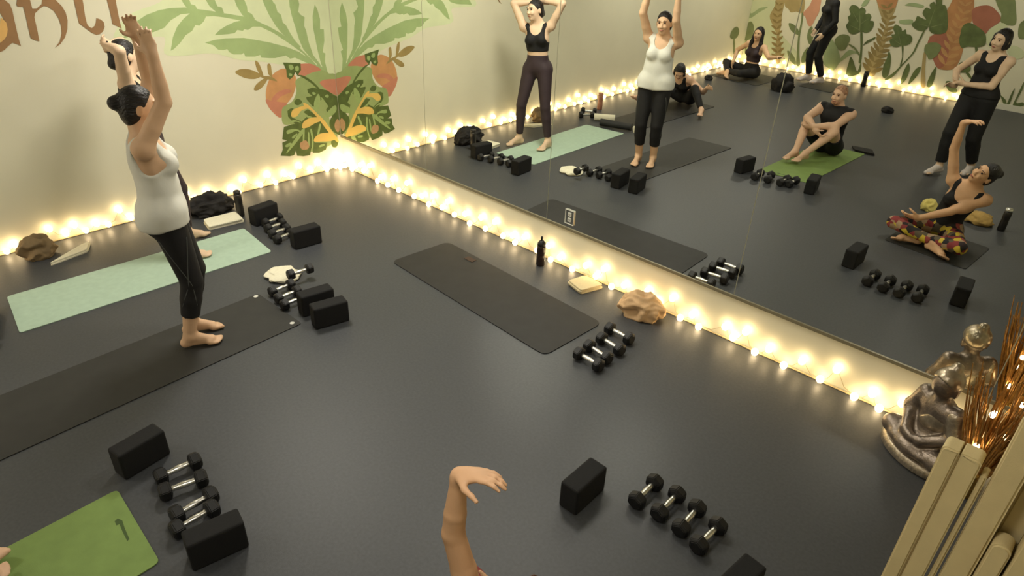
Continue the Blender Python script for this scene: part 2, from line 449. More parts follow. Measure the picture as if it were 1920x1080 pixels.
# lettering: the end of the painted word
ZT = (0, 0, 8.0)
paint('painted_letter', [(-60, 290), (0, 310), (40, 360), (48, 460), (20, 560), (-60, 640)], ZT, P_gold, 'L')
for l in ([(-260, -60), (-120, -80), (20, 10), (80, 60), (120, 160), (150, 300), (190, 480), (220, 600), (250, 690), (190, 660), (120, 640), (60, 690), (0, 750), (-60, 780), (-200, 760), (-300, 600), (-220, 560), (-150, 640), (-60, 640), (0, 590), (40, 530), (50, 440), (30, 340), (0, 300), (-60, 200), (-160, 60)],
          [(180, 70), (200, -60), (370, -60), (400, 60), (420, 130), (480, 130), (560, 60), (570, -20), (660, -60), (760, -10), (860, 90), (920, 190), (948, 300), (945, 440), (910, 560), (840, 660), (755, 720), (830, 620), (860, 500), (850, 380), (810, 270), (740, 160), (640, 95), (590, 90), (530, 130), (460, 200), (450, 260), (500, 480), (525, 620), (450, 600), (395, 570), (360, 430), (320, 240), (280, 100), (200, 100)],
          [(980, -260), (1120, -260), (1160, -60), (1185, 60), (1210, 240), (1240, 360), (1270, 400), (1310, 420), (1350, 390), (1370, 340), (1380, 270), (1440, 290), (1490, 330), (1505, 400), (1480, 470), (1430, 510), (1380, 520), (1310, 490), (1230, 430), (1120, 350), (1080, 180), (1050, 40)],
          [(1500, -140), (1640, -160), (1660, -60), (1690, 120), (1730, 320), (1760, 430), (1690, 390), (1620, 360), (1590, 200)]):
    paint('painted_letter', l, ZT, P_brown, 'L', smooth=False)

# plants on the far wall (seen through the mirror)
Z5 = (1350, 0, 6.0); Z6 = (1560, 0, 6.0); Z7 = (1720, 0, 4.695)
B_dark = mat('paint forest', (.38, .43, .25), .8, var=.2, scale=7)
B_mid = mat('paint moss', (.48, .52, .34), .8, var=.12, scale=7)
B_sage = mat('paint sage light', (.62, .68, .50), .8, var=.08, scale=5)
B_tan = mat('paint sand', (.68, .60, .40), .8, var=.1, scale=6)
B_orng = mat('paint rust', (.72, .52, .34), .8, var=.14, scale=6)
B_red = mat('paint brick', (.66, .42, .33), .8, var=.08, scale=6)
B_pink = mat('paint salmon', (.80, .58, .46), .8, var=.06, scale=6)
B_pale = mat('paint pale wash', (.80, .82, .66), .8, var=.04, scale=3)
B = 'B'
paint('painted_wash', [(0, 640), (60, 300), (300, -40), (640, -60), (640, 300), (900, 640), (700, 700), (300, 600)], Z5, B_pale, B)
for l in ([(310, 180), (270, 20), (300, -40), (330, 20), (345, 150), (450, 90), (540, 80), (440, 140), (350, 200)],): paint('painted_leaf', l, Z5, B_sage, B)
paint('painted_trunk', [(630, 700), (625, 500), (640, 400), (600, 300), (560, 180), (620, 60), (640, -60), (740, -60), (700, 160), (690, 280), (670, 400), (690, 520), (680, 690)], Z5, B_tan, B)
paint('painted_petal', [(930, 150), (1010, 60), (1060, -60), (1140, -60), (1120, 120), (1080, 200), (1030, 290), (990, 280), (960, 190)], Z5, B_pink, B)
paint('painted_petal', [(730, 60), (760, -60), (940, -60), (940, 140), (860, 130), (800, 140), (770, 100)], Z5, B_tan, B)
paint('painted_leaf', [(1160, 700), (1180, 560), (1220, 480), (1260, 440), (1330, 560), (1350, 680), (1280, 790), (1210, 760)], Z5, B_sage, B)
for l in ([(900, 730), (860, 730), (865, 600), (880, 400), (910, 250), (920, 150), (940, 160), (925, 280), (900, 420), (895, 600)], [(775, 260), (830, 275), (880, 330), (890, 390), (830, 370), (785, 320)],
          [(755, 575), (800, 590), (850, 670), (850, 730), (790, 680)], [(915, 700), (930, 610), (990, 530), (1000, 600), (970, 690)], [(980, 420), (1000, 330), (1040, 300), (1050, 420), (1010, 500)],
          [(110, 410), (140, 330), (190, 300), (215, 350), (190, 420), (140, 440)], [(250, 440), (270, 320), (340, 240), (380, 290), (370, 400), (320, 450)],
          [(150, 440), (165, 440), (165, 600), (150, 600)], [(290, 450), (305, 450), (295, 590), (280, 590)]):
    paint('painted_leaf', l, Z5, B_mid, B)
paint('painted_trunk', [(380, 850), (400, 700), (450, 600), (540, 500), (560, 400), (600, 300), (560, 200), (520, 80), (510, -60), (720, -60), (720, 80), (680, 180), (640, 260), (620, 400), (590, 520), (560, 640), (500, 760), (480, 850)], Z6, B_tan, B)
paint('painted_petal', [(505, -60), (730, -60), (720, 70), (660, 110), (560, 100), (525, 60)], Z6, B_orng, B)
for l in ([(760, 230), (900, 220), (900, 270), (780, 270)], [(820, 60), (900, 30), (1030, 60), (1010, 90), (900, 70)], [(200, 560), (290, 600), (220, 610), (60, 720), (110, 640)], [(330, 60), (420, -60), (450, -60), (390, 60)]): paint('painted_leaf', l, Z6, B_sage, B)
paint('painted_trunk', [(1000, 960), (1010, 760), (1030, 600), (1060, 600), (1050, 780), (1050, 970)], Z6, B_tan, B)
paint('painted_petal', [(250, 130), (290, 40), (350, -50), (490, -50), (490, 150), (440, 250), (390, 350), (400, 450), (330, 600), (200, 610), (160, 560), (130, 430), (110, 320), (240, 300)], Z7, B_orng, B)
paint('painted_petal', [(90, 380), (150, 300), (260, 300), (280, 420), (250, 560), (180, 600), (130, 500)], Z7, B_red, B)
paint('painted_petal', [(490, 80), (560, 50), (660, 60), (740, 170), (640, 250), (590, 300), (500, 220), (480, 140)], Z7, B_red, B)
paint('painted_leaf', [(690, -50), (840, -50), (870, 100), (860, 220), (740, 200), (740, 120), (710, 60)], Z7, B_mid, B)
paint('painted_leaf', [(890, 250), (920, 190), (990, 180), (1000, 320), (900, 340)], Z7, B_mid, B)
for l in ([(600, 330), (640, 260), (740, 200), (800, 250), (720, 330), (680, 430), (620, 400)], [(790, 430), (850, 400), (930, 440), (940, 500), (880, 520), (820, 500)]): paint('painted_petal', l, Z7, B_pale, B)
def fern(line, z, width, n, m):
    L = [np.array(q, float) for q in line]
    seg = [np.linalg.norm(b_ - a_) for a_, b_ in zip(L, L[1:])]; tot = sum(seg)
    for i in range(n):
        t = (i + .5) / n * tot; k = 0
        while k < len(seg) - 1 and t > seg[k]: t -= seg[k]; k += 1
        d = (L[k + 1] - L[k]) / seg[k]; p_ = L[k] + d * t; nn = np.array([-d[1], d[0]]); w = width * (1 - .45 * i / n)
        for sg in (-1, 1):
            tip = p_ + nn * sg * w + d * w * .75
            mid = (p_ + tip) / 2; e = np.array([-(tip - p_)[1], (tip - p_)[0]]); e = e / np.linalg.norm(e) * w * .22
            paint('painted_leaflet', [tuple(p_), tuple(mid + e), tuple(tip), tuple(mid - e)], z, m, B)
B_tan2 = mat('paint dull gold', (.58, .50, .30), .8, var=.1, scale=6)
B_orn2 = mat('paint amber', (.76, .58, .38), .8, var=.1, scale=6)
fern([(430, 850), (470, 700), (560, 520), (600, 350), (640, 200), (620, 60)], Z6, 120, 13, B_tan2)
fern([(230, 600), (300, 420), (360, 240), (420, 60), (430, -50)], Z7, 90, 10, B_orn2)
fern([(655, 690), (650, 480), (640, 320), (650, 140), (680, -40)], Z5, 75, 11, B_tan2)
dkb = [([(160, 290), (190, 240), (180, 190), (210, 160), (195, 100), (230, 55), (290, 70), (310, 100), (340, 80), (380, 110), (375, 160), (420, 150), (445, 190), (430, 230), (470, 240), (465, 300), (430, 350), (380, 370), (330, 350), (290, 370), (240, 385), (190, 360)], Z6),
       ([(320, 360), (345, 360), (345, 520), (330, 690), (300, 700), (320, 560)], Z6), ([(350, 510), (380, 470), (430, 440), (490, 415), (480, 440), (430, 470), (370, 500)], Z6),
       ([(170, 850), (165, 790), (185, 720), (210, 640), (240, 680), (265, 760), (290, 800), (330, 690), (320, 810), (250, 850)], Z6),
       ([(650, 450), (680, 430), (670, 390), (710, 380), (690, 320), (720, 275), (780, 310), (790, 350), (830, 330), (840, 380), (880, 390), (905, 430), (890, 480), (840, 510), (790, 510), (740, 530), (690, 525), (660, 500)], Z6),
       ([(785, 510), (805, 510), (800, 640), (780, 740), (765, 735), (790, 640)], Z6),
       ([(1030, 345), (1045, 350), (980, 480), (920, 600), (790, 740), (700, 850), (620, 900), (600, 885), (700, 810), (780, 730), (900, 600), (960, 480)], Z6),
       ([(900, 270), (940, 230), (960, 180), (1010, 200), (1060, 220), (1020, 150), (1060, 85), (1110, 100), (1100, 50), (1150, 20), (1175, 60), (1170, -40), (1240, -40), (1240, 50), (1275, 60), (1300, 150), (1300, 330), (1240, 380), (1150, 380), (1100, 350), (1090, 300), (1050, 340), (980, 345), (920, 310)], Z6),
       ([(565, 840), (580, 740), (620, 650), (640, 575), (665, 640), (655, 760), (630, 850), (590, 880)], Z6), ([(770, 940), (800, 820), (860, 710), (875, 780), (840, 880), (800, 930)], Z6),
       ([(860, 950), (880, 880), (940, 780), (1000, 750), (980, 820), (920, 900)], Z6), ([(1070, 970), (1090, 880), (1170, 750), (1160, 860), (1120, 970)], Z6),
       ([(380, 300), (400, 230), (460, 200), (540, 240), (600, 300), (600, 390), (540, 415), (450, 410), (390, 420), (370, 360)], Z7), ([(505, 400), (525, 400), (545, 520), (535, 560)], Z7),
       ([(360, 590), (380, 550), (430, 545), (470, 580), (460, 630), (400, 640), (365, 630)], Z7), ([(420, 630), (440, 625), (480, 680), (465, 690)], Z7), ([(250, 720), (300, 720), (350, 790), (330, 820), (270, 790)], Z7),
       ([(735, 840), (780, 880), (790, 910), (830, 820), (860, 780), (810, 920), (770, 930)], Z7), ([(840, 940), (880, 840), (939, 720), (930, 780), (870, 900), (930, 900), (935, 930)], Z7)]
for l, z in dkb: paint('painted_leaf', l, z, B_dark, B, smooth=True)
for l, z in (([(30, 460), (70, 405), (130, 385), (190, 400), (205, 440), (180, 500), (150, 555), (90, 565), (60, 530)], Z6), ([(190, 490), (260, 530), (310, 600), (300, 620), (250, 550), (195, 510)], Z6),
             ([(1040, 580), (1050, 510), (1100, 480), (1180, 480), (1230, 520), (1200, 600), (1150, 650), (1090, 665), (1070, 620)], Z6)):
    paint('painted_leaf', l, z, B_mid, B)
for l, z in (([(310, 110), (325, 250), (318, 350), (305, 350), (310, 250)], Z6), ([(220, 110), (300, 240), (290, 245)], Z6), ([(440, 190), (330, 270), (330, 260)], Z6), ([(180, 270), (310, 330), (305, 338)], Z6),
             ([(735, 300), (780, 500), (772, 502)], Z6), ([(690, 440), (770, 490), (765, 498)], Z6), ([(1175, 60), (1080, 300), (1095, 300)], Z6), ([(950, 260), (1080, 290), (1080, 300)], Z6), ([(1110, 300), (1280, 260), (1110, 312)], Z6)):
    paint('painted_vein', l, z, B_mid, B, smooth=False)

# ------------------------------------------------------------------ fairy lights along the wall foot
M_bulb = emit('warm bulb', (1.0, .74, .40), BULB_STRENGTH)
M_wire = mat('pale wire', (.78, .70, .52), rough=.5)
bm = bmesh.new(); bmesh.ops.create_icosphere(bm, subdivisions=2, radius=.025)
for v in bm.verts: v.co.z *= 1.15
bulb_me = bpy.data.meshes.new('bulb'); bm.to_mesh(bulb_me); bm.free(); bulb_me.materials.append(M_bulb)
bulb_me.polygons.foreach_set('use_smooth', [True] * len(bulb_me.polygons))
def string(label, start, end, inward, seed, n):
    rnd = random.Random(seed)
    a = np.array(start, float); b = np.array(end, float); w = np.array(inward, float)
    r = empty('light_string', tuple(a)); tag(r, label, 'fairy lights', 'fairy light strings along the walls')
    pts = []
    for i in range(n):
        t = (i + .5 + rnd.uniform(-.42, .42)) / n
        z = [.03, .11, .05, .14, .03, .08][i % 6] + rnd.uniform(-.008, .02)
        d = .028 + rnd.uniform(0, .012) + (.02 if z < .05 else 0)
        p = (b - a) * t + w * d + np.array([0, 0, max(z, .03)])
        o = bpy.data.objects.new('bulb', bulb_me); C.objects.link(o); o.parent = r; o.location = tuple(p)
        pts.append(p)
    wire = []
    for p, q in zip(pts, pts[1:]):
        wire += [p + w * -.012, (p + q) / 2 * np.array([1, 1, .6]) + np.array([0, 0, .004])]
    wire.append(pts[-1])
    V, F = tube(wire, .0022, 5)
    mesh_obj('wire', V, F, M_wire, r)
    V, F = tube([w * .012 + np.array([0, 0, .007]), (b - a) + w * .012 + np.array([0, 0, .007])], .006, 6)
    mesh_obj('floor_cable', V, F, M_wire, r)
    return r
string('string of warm fairy lights on the floor under the mirrors', (.22, 0, 0), (7.0, 0, 0), (0, -1, 0), 3, 64)
string('string of warm fairy lights along the lettered left wall', (0, -.22, 0), (0, ROOM_Y + .12, 0), (1, 0, 0), 7, 92)
string('string of warm fairy lights below the plant mural', (.08, ROOM_Y, 0), (4.2, ROOM_Y, 0), (0, 1, 0), 11, 46)
# the heap of spare lights in the corner
r = empty('light_bundle', (.105, -.105, 0)); tag(r, 'tangled heap of glowing fairy lights in the painted corner', 'fairy lights')
rnd = random.Random(5)
for i in range(14):
    o = bpy.data.objects.new('bulb', bulb_me); C.objects.link(o); o.parent = r
    an = rnd.uniform(0, 6.28); d = rnd.uniform(.0, .06); o.location = (d * math.cos(an), d * math.sin(an), .03 + rnd.uniform(0, .14))
V, F = tube([(rnd.uniform(-.06, .06), rnd.uniform(-.06, .06), .004 + .15 * abs(math.sin(i * .9))) for i in range(30)], .002, 5)
mesh_obj('wire', V, F, M_wire, r)

# ------------------------------------------------------------------ yoga mats
def yoga_mat(label, corners, m, th=.006, rad=.03, border=None):
    """corners: four floor points in order"""
    c = [np.array(q[:2], float) for q in corners]
    ctr = sum(c) / 4
    out = []
    for i in range(4):
        p, a, b = c[i], c[i - 1], c[(i + 1) % 4]
        u, v = nrm(a - p), nrm(b - p)
        for t in np.linspace(0, 1, 5):
            q0, q1, q2 = p + u * rad, p, p + v * rad
            out.append((1 - t) ** 2 * q0 + 2 * t * (1 - t) * q1 + t * t * q2)
    o = empty('yoga_mat', (ctr[0], ctr[1], 0)); tag(o, label, 'yoga mat')
    bm = bmesh.new()
    bot = [bm.verts.new((q[0] - ctr[0], q[1] - ctr[1], .0005)) for q in out]
    f = bm.faces.new(bot)
    if f.normal.z > 0: pass
    bm.normal_update()
    if f.normal.z > 0: f.normal_flip()
    r = bmesh.ops.extrude_face_region(bm, geom=[f])
    bmesh.ops.translate(bm, verts=[e for e in r['geom'] if isinstance(e, bmesh.types.BMVert)], vec=(0, 0, th))
    bmesh.ops.recalc_face_normals(bm, faces=bm.faces)
    bm_obj('mat_sheet', bm, m, o)
    return o, ctr, th

M_teal = mat('teal mat', (.655, .745, .665), rough=.8, var=.05, scale=20, bump=.1, bscale=300)
M_green = mat('green mat', (.47, .57, .30), rough=.75, var=.08, scale=9, bump=.1, bscale=300)
M_blackmat = mat('black mat', (.105, .105, .105), rough=.6, var=.25, scale=7, bump=.1, bscale=300)
M_darkmat = mat('charcoal mat', (.155, .155, .145), rough=.65, var=.12, scale=9, bump=.1, bscale=300)
yoga_mat('long pale teal yoga mat beside the fairy-lit left wall', [(.80, -3.53), (1.41, -3.60), (1.44, -1.71), (.84, -1.66)], M_teal)
matL, ctrL, _ = yoga_mat('charcoal yoga mat under the woman in the white tank top', [(2.10, -4.16), (2.72, -4.20), (2.62, -2.13), (2.02, -2.15)], M_darkmat)
matG, ctrG, _ = yoga_mat('lime green yoga mat under the seated man', [(3.36, -3.655), (3.955, -3.68), (4.03, -5.36), (3.42, -5.33)], M_green)
matC, ctrC, _ = yoga_mat('empty black yoga mat with square emblem near the mirror', [(2.28, -1.06), (4.11, -1.14), (4.13, -.51), (2.32, -.45)], M_blackmat, rad=.07)
matS, ctrS, _ = yoga_mat('black yoga mat under the woman in patterned leggings', [(5.12, -2.72), (5.85, -2.62), (5.90, -3.3), (5.17, -3.4)], M_darkmat)
yoga_mat('dark yoga mat beneath the far seated woman with long hair', [(.25, -8.0), (1.25, -7.9), (1.3, -8.85), (.3, -8.95)], M_darkmat)
yoga_mat('dark yoga mat below the person standing in black clothes', [(1.75, -8.55), (2.35, -8.5), (2.38, -9.35), (1.78, -9.4)], M_darkmat)
yoga_mat('black yoga mat under the person bending at the left wall', [(.85, -3.95), (1.45, -3.98), (1.5, -5.95), (.9, -5.95)], M_blackmat)
# printed marks on mats
M_print = mat('white print', (.82, .82, .78), .6)
M_print_d = mat('dark print', (.24, .33, .13), .6)
def plate(name, parent, ctr, cx, cy, w, h, ang, m, z=.0072, rim=0.0):
    bm = bmesh.new(); ca, sa = math.cos(ang), math.sin(ang)
    def P(a, b): return (cx - ctr[0] + a * ca - b * sa, cy - ctr[1] + a * sa + b * ca, z)
    if rim:
        o_ = [bm.verts.new(P(a * w / 2, b * h / 2)) for a, b in ((-1, -1), (1, -1), (1, 1), (-1, 1))]
        i_ = [bm.verts.new(P(a * (w / 2 - rim), b * (h / 2 - rim))) for a, b in ((-1, -1), (1, -1), (1, 1), (-1, 1))]
        for k in range(4): bm.faces.new((o_[k], o_[(k + 1) % 4], i_[(k + 1) % 4], i_[k]))
    else:
        n = 20
        bm.faces.new([bm.verts.new(P(w / 2 * math.cos(2 * math.pi * k / n), h / 2 * math.sin(2 * math.pi * k / n))) for k in range(n)])
    return bm_obj(name, bm, m, parent)
ou = empty('wall_outlet', (3.353, 0, .462)); tag(ou, 'double power outlet with mirrored cover plate set in the mirror', 'outlet')
bm_obj('cover_plate', box_bm((-.045, -.007, -.062), (.045, -.001, .062), .002), M_mirror, ou)
for k in range(4):
    a = ((-.045, -.062), (.045, -.062), (.045, .062), (-.045, .062)); p_, q_ = a[k], a[(k + 1) % 4]
    V, F = tube([(p_[0], -.008, p_[1]), (q_[0], -.008, q_[1])], .0035, 6); mesh_obj('plate_edge', V, F, M_print, ou)
for zz in (-.024, .024):
    so = bm_obj('socket', box_bm((-.017, -.012, zz - .017), (.017, -.007, zz + .017), .004), M_print, ou)
    for xx in (-.007, .007): bm_obj('slot', box_bm((xx - .0015, -.0125, zz - .005), (xx + .0015, -.0119, zz + .007)), mat('slot', (.05, .05, .05)), so)
tg = fl(885, 489)
bm_obj('mat_tag', box_bm((tg[0] - ctrC[0] - .07, tg[1] - ctrC[1] - .03, .0065), (tg[0] - ctrC[0] + .03, tg[1] - ctrC[1] + .025, .010), .001), mat('mat tag', (.27, .20, .15), .8), matC)
for u, v in ((480, 557), (548, 607)):
    q = fl(u, v); plate('printed_dot', matL, ctrL, q[0], q[1], .035, .035, 0, M_print)
mk = [fl(a / 3.0, 720 + b_ / 3.0, .0072) for a, b_ in ((645, 772), (662, 756), (688, 768), (702, 812), (728, 872), (716, 884), (690, 832), (672, 788), (655, 796))]
mesh_obj('printed_mark', [(q[0] - ctrG[0], q[1] - ctrG[1], .0072) for q in mk], [tuple(range(9))], M_print_d, matG)

# ------------------------------------------------------------------ dumbbells
M_rub = mat('black rubber', (.035, .035, .038), rough=.55, var=.15, bump=.05)
M_chrome = mat('brushed chrome', (.86, .86, .84), rough=.28, metal=1.0, var=.04, bump=.08, bscale=500)
def hexhead(sign, L):
    bm = bmesh.new(); R = .051; x0, x1 = sign * (L / 2 - .062), sign * L / 2
    secs = [(x0, .6), (x0 + sign * .010, 1.0), (x1 - sign * .012, 1.0), (x1, .72)]
    rings = []
    for x, s in secs:
        rings.append([bm.verts.new((x, R * s * math.cos(math.pi / 6 + k * math.pi / 3), R * s * math.sin(math.pi / 6 + k * math.pi / 3))) for k in range(6)])
    for a, b in zip(rings, rings[1:]):
        for k in range(6): bm.faces.new((a[k], a[(k + 1) % 6], b[(k + 1) % 6], b[k]))
    bm.faces.new(rings[0]); bm.faces.new(rings[-1])
    bmesh.ops.recalc_face_normals(bm, faces=bm.faces)
    bmesh.ops.bevel(bm, geom=list(bm.edges), offset=.004, segments=2, affect='EDGES')
    return bm
DBL = .235
_proto = empty('dumbbell')
def _handle():
    bm = lathe([(.0135, -.07), (.0135, -.058), (.0165, -.05), (.0145, -.04), (.0175, -.015), (.018, 0), (.0175, .015), (.0145, .04), (.0165, .05), (.0135, .058), (.0135, .07)], 20)
    for v in bm.verts: v.co = Vector((v.co.z, v.co.y, v.co.x))
    bmesh.ops.recalc_face_normals(bm, faces=bm.faces)
    return bm
db_parts = [bm_obj('head', hexhead(1, DBL), M_rub, _proto), bm_obj('head', hexhead(-1, DBL), M_rub, _proto), bm_obj('handle', _handle(), M_chrome, _proto, smooth=True)]
db_used = [False]
def dumbbell(p1, p2, label, group, s=1.0, mirror=False, z0=0.0):
    f = fm if mirror else fl
    a, b = f(*p1, z=.045 * s + z0), f(*p2, z=.045 * s + z0)
    c = (a + b) / 2; an = math.atan2(b[1] - a[1], b[0] - a[0])
    if not db_used[0]:
        r = _proto; db_used[0] = True
    else:
        r = _proto.copy(); C.objects.link(r)
        for q in db_parts: link_copy(q, r)
    r.location = (c[0], c[1], .0446 * s + z0); r.rotation_euler = (0, 0, an); r.scale = (s, s, s)
    tag(r, label, 'dumbbell', group)
    return r
nth = ['first', 'second', 'third', 'fourth']
setE = [((1230, 902), (1192, 940)), ((1275, 921), (1231, 967)), ((1312, 947), (1272, 996)), ((1347, 985), (1310, 1022))]
for i, (a, b) in enumerate(setE): dumbbell(a, b, f'{nth[i]} dumbbell from the left in the slanted row right of the raised hand', 'row of four dumbbells in front')
setD = [((1083, 661), (1125, 686)), ((1103, 647), (1140, 672)), ((1127, 633), (1163, 656)), ((1141, 614), (1182, 636))]
for i, (a, b) in enumerate(setD): dumbbell(a, b, f'{nth[i]} dumbbell from the left at the corner of the empty black mat', 'four dumbbells by the black mat')
setF = [((297, 895), (370, 862)), ((305, 923), (382, 895)), ((330, 965), (397, 927)), ((330, 993), (400, 952))]
for i, (a, b) in enumerate(setF): dumbbell(a, b, f'{nth[i]} dumbbell from the top between two blocks beside the green mat', 'four dumbbells by the green mat')
setG = [((494, 419), (527, 406)), ((498, 430), (534, 416)), ((506, 440), (542, 426)), ((514, 451), (551, 434))]
for i, (a, b) in enumerate(setG): dumbbell(a, b, f'{nth[i]} dumbbell from the top between blocks at the end of the teal mat', 'four dumbbells by the teal mat', s=.92)
setH = [((541, 516), (584, 502), .055), ((507, 548), (549, 531), 0), ((518, 561), (561, 543), 0), ((529, 573), (573, 555), 0)]
for i, (a, b, z) in enumerate(setH): dumbbell(a, b, f'{nth[i]} dumbbell from the top beside the crumpled white towel and stacked blocks', 'four dumbbells by the crumpled towel', s=.92, z0=z)
dumbbell((1087, 215), (1113, 215), 'near dumbbell of the far pair by the left wall, seen in the mirror', 'pair of dumbbells by the left wall', mirror=True)
dumbbell((1092, 207), (1116, 209), 'rear dumbbell of the far pair by the left wall, seen in the mirror', 'pair of dumbbells by the left wall', mirror=True)

# ------------------------------------------------------------------ foam blocks
M_foam = mat('black foam', (.028, .028, .032), rough=.85, var=.2, scale=60, bump=.15, bscale=250)
block_bm = box_bm((-.128, -.057, 0), (.128, .057, .17), .013, 3)
_bl = bpy.data.meshes.new('yoga_block'); block_bm.to_mesh(_bl); block_bm.free(); _bl.materials.append(M_foam)
def block(p1, p2, label, mirror=False, cam_side=True, z0=0.0, h=.17):
    f = fm if mirror else fl
    a, b = f(*p1, z=h + z0), f(*p2, z=h + z0)
    d = nrm((b - a)[:2]); n = np.array([-d[1], d[0]]); c = (a + b)[:2] / 2
    if n @ (CAM[:2] - c) < 0: n = -n
    c = c + n * .057
    o = bpy.data.objects.new('yoga_block', _bl); C.objects.link(o)
    o.location = (c[0], c[1], z0); o.rotation_euler = (0, 0, math.atan2(d[1], d[0]))
    tag(o, label, 'yoga block', 'black foam yoga blocks')
    return o
block((1050, 903), (1108, 854), 'black foam block between the raised hand and the dumbbell row')
block((1351, 1078), (1386, 1045), 'black foam block cut off at the bottom edge, right of the dumbbells')
block((203, 838), (283, 793), 'black foam block above the dumbbells beside the green mat')
block((345, 992), (437, 953), 'black foam block below the dumbbells beside the green mat')
block((464, 388), (505, 374), 'black foam block by the dark bottle at the end of the teal mat')
block((544, 427), (586, 416), 'black foam block nearest the mirror beyond the teal mat')
block((556, 546), (612, 530), 'rear of the two touching foam blocks beside the crumpled towel')
block((580, 568), (640, 552), 'front of the two touching foam blocks beside the crumpled towel')

# ------------------------------------------------------------------ cloth heaps, towels, bags
def crumple(name, m, loc, size, seed, label, cat, rough=.35, sub=5, rz=0.0, freq=2.2, group=None):
    bm = bmesh.new(); bmesh.ops.create_icosphere(bm, subdivisions=sub, radius=1.0)
    off = Vector((seed * 13.7, seed * 7.1, seed * 3.3))
    for v in bm.verts:
        n = v.co.normalized()
        r1 = mnoise.ridged_multi_fractal(n * freq * .6 + off, 1.2, 2.1, 2, 1.0, 2.0)
        r2 = mnoise.noise(n * 1.3 + off)
        k = 1 + rough * (r1 - 1.0) * .55 + .25 * r2
        q = n * k
        z = max(q.z * size[2] * .62 + size[2] * .40, 0.001)
        sp = 1 + .18 * (1 - min(z / size[2], 1))
        v.co = Vector((q.x * size[0] * .5 * sp, q.y * size[1] * .5 * sp, z))
    o = bm_obj(name, bm, m, None, smooth=True)
    o.location = loc; o.rotation_euler = (0, 0, rz)
    return tag(o, label, cat, group)
M_tanpaper = mat('tan canvas', (.80, .66, .49), rough=.8, var=.12, scale=14, bump=.3, bscale=40)
M_blackcloth = mat('black cloth', (.10, .09, .085), rough=.85, var=.25, scale=20, bump=.3, bscale=60)
M_brownbag = mat('brown cloth', (.50, .42, .30), rough=.85, var=.2, scale=12, bump=.3, bscale=60)
M_towel = mat('white terry', (.90, .88, .78), rough=.95, var=.05, scale=50, bump=.35, bscale=350)
M_dingy = mat('cream terry', (.84, .78, .62), rough=.95, var=.06, scale=50, bump=.3, bscale=300)

c = (fl(1158, 588) + fl(1240, 612)) / 2
crumple('cloth_bag', M_tanpaper, (c[0] - .03, c[1] + .065, 0), (.32, .21, .20), 4, 'crumpled tan cloth bag against the lights below the mirror', 'bag', rough=.55, rz=.3, freq=2.0)
c = fl(405, 400)
crumple('gym_bag', M_blackcloth, (c[0] - .05, c[1] - .02, 0), (.26, .38, .20), 9, 'slumped black bag beside the tall dark bottle at the left wall', 'bag', rough=.7)
c = fl(88, 478)
crumple('cloth_pile', M_brownbag, (c[0] - .01, c[1] - .05, 0), (.19, .25, .19), 14, 'rumpled olive brown clothes heaped by the left wall lights', 'clothes', rough=.55)

def towel(label, pts, m, layers=3, th=.014, mirror=False, cat='towel'):
    f = fm if mirror else fl
    P = [f(*q)[:2] for q in pts]; ctr = sum(P) / len(P)
    r = empty('folded_towel', (ctr[0], ctr[1], 0)); tag(r, label, cat)
    rnd = random.Random(int(abs(ctr[0] * 1000)))
    for k in range(layers):
        bm = bmesh.new()
        N = 24; ring = []
        outline = []
        for i in range(4):
            p, a, b = P[i] - ctr, P[i - 1] - ctr, P[(i + 1) % 4] - ctr
            u, v = nrm(a - p), nrm(b - p); rad = .025
            for t in np.linspace(0, 1, 4):
                outline.append((1 - t) ** 2 * (p + u * rad) + 2 * t * (1 - t) * p + t * t * (p + v * rad))
        sh = 1 - .02 * k
        dx, dy = rnd.uniform(-.006, .006), rnd.uniform(-.006, .006)
        prof = [(.0, .985), (.25, 1.0), (.75, 1.0), (1.0, .975)]
        rings = [[bm.verts.new((q[0] * s * sh + dx, q[1] * s * sh + dy, k * th + t * th * .97)) for q in outline] for t, s in prof]
        n = len(outline)
        for a, b in zip(rings, rings[1:]):
            for i in range(n): bm.faces.new((a[i], a[(i + 1) % n], b[(i + 1) % n], b[i]))
        bm.faces.new(rings[0]); bm.faces.new(rings[-1])
        bmesh.ops.recalc_face_normals(bm, faces=bm.faces)
        bm_obj('fold', bm, m, r, smooth=False)
    return r
towel('square folded cream towel on the floor between bottle and tan bag', [(1063, 533), (1088, 553), (1131, 541), (1096, 523)], M_dingy)
towel('folded white towel at the wall edge of the teal mat', [(381, 418), (392, 433), (459, 417), (444, 402)], M_towel)
towel('pale folded towel lying in front of the brown clothes heap', [(92, 500), (164, 473), (170, 456), (154, 463)], M_towel, layers=2)
c = fl(538, 522)
crumple('crumpled_towel', M_towel, (c[0] - .05, c[1], 0), (.25, .24, .05), 21, 'crumpled white towel under the dumbbells next to the charcoal mat', 'towel', rough=.5, freq=1.6)
towel('small white towel by the far black mat, seen in the mirror', [(1186, 241), (1188, 250), (1208, 252), (1206, 242)], M_towel, mirror=True)
towel('dark folded towel at the rear corner of the green mat', [(1596, 276), (1602, 284), (1640, 293), (1636, 284)], M_blackcloth, layers=2, mirror=True)

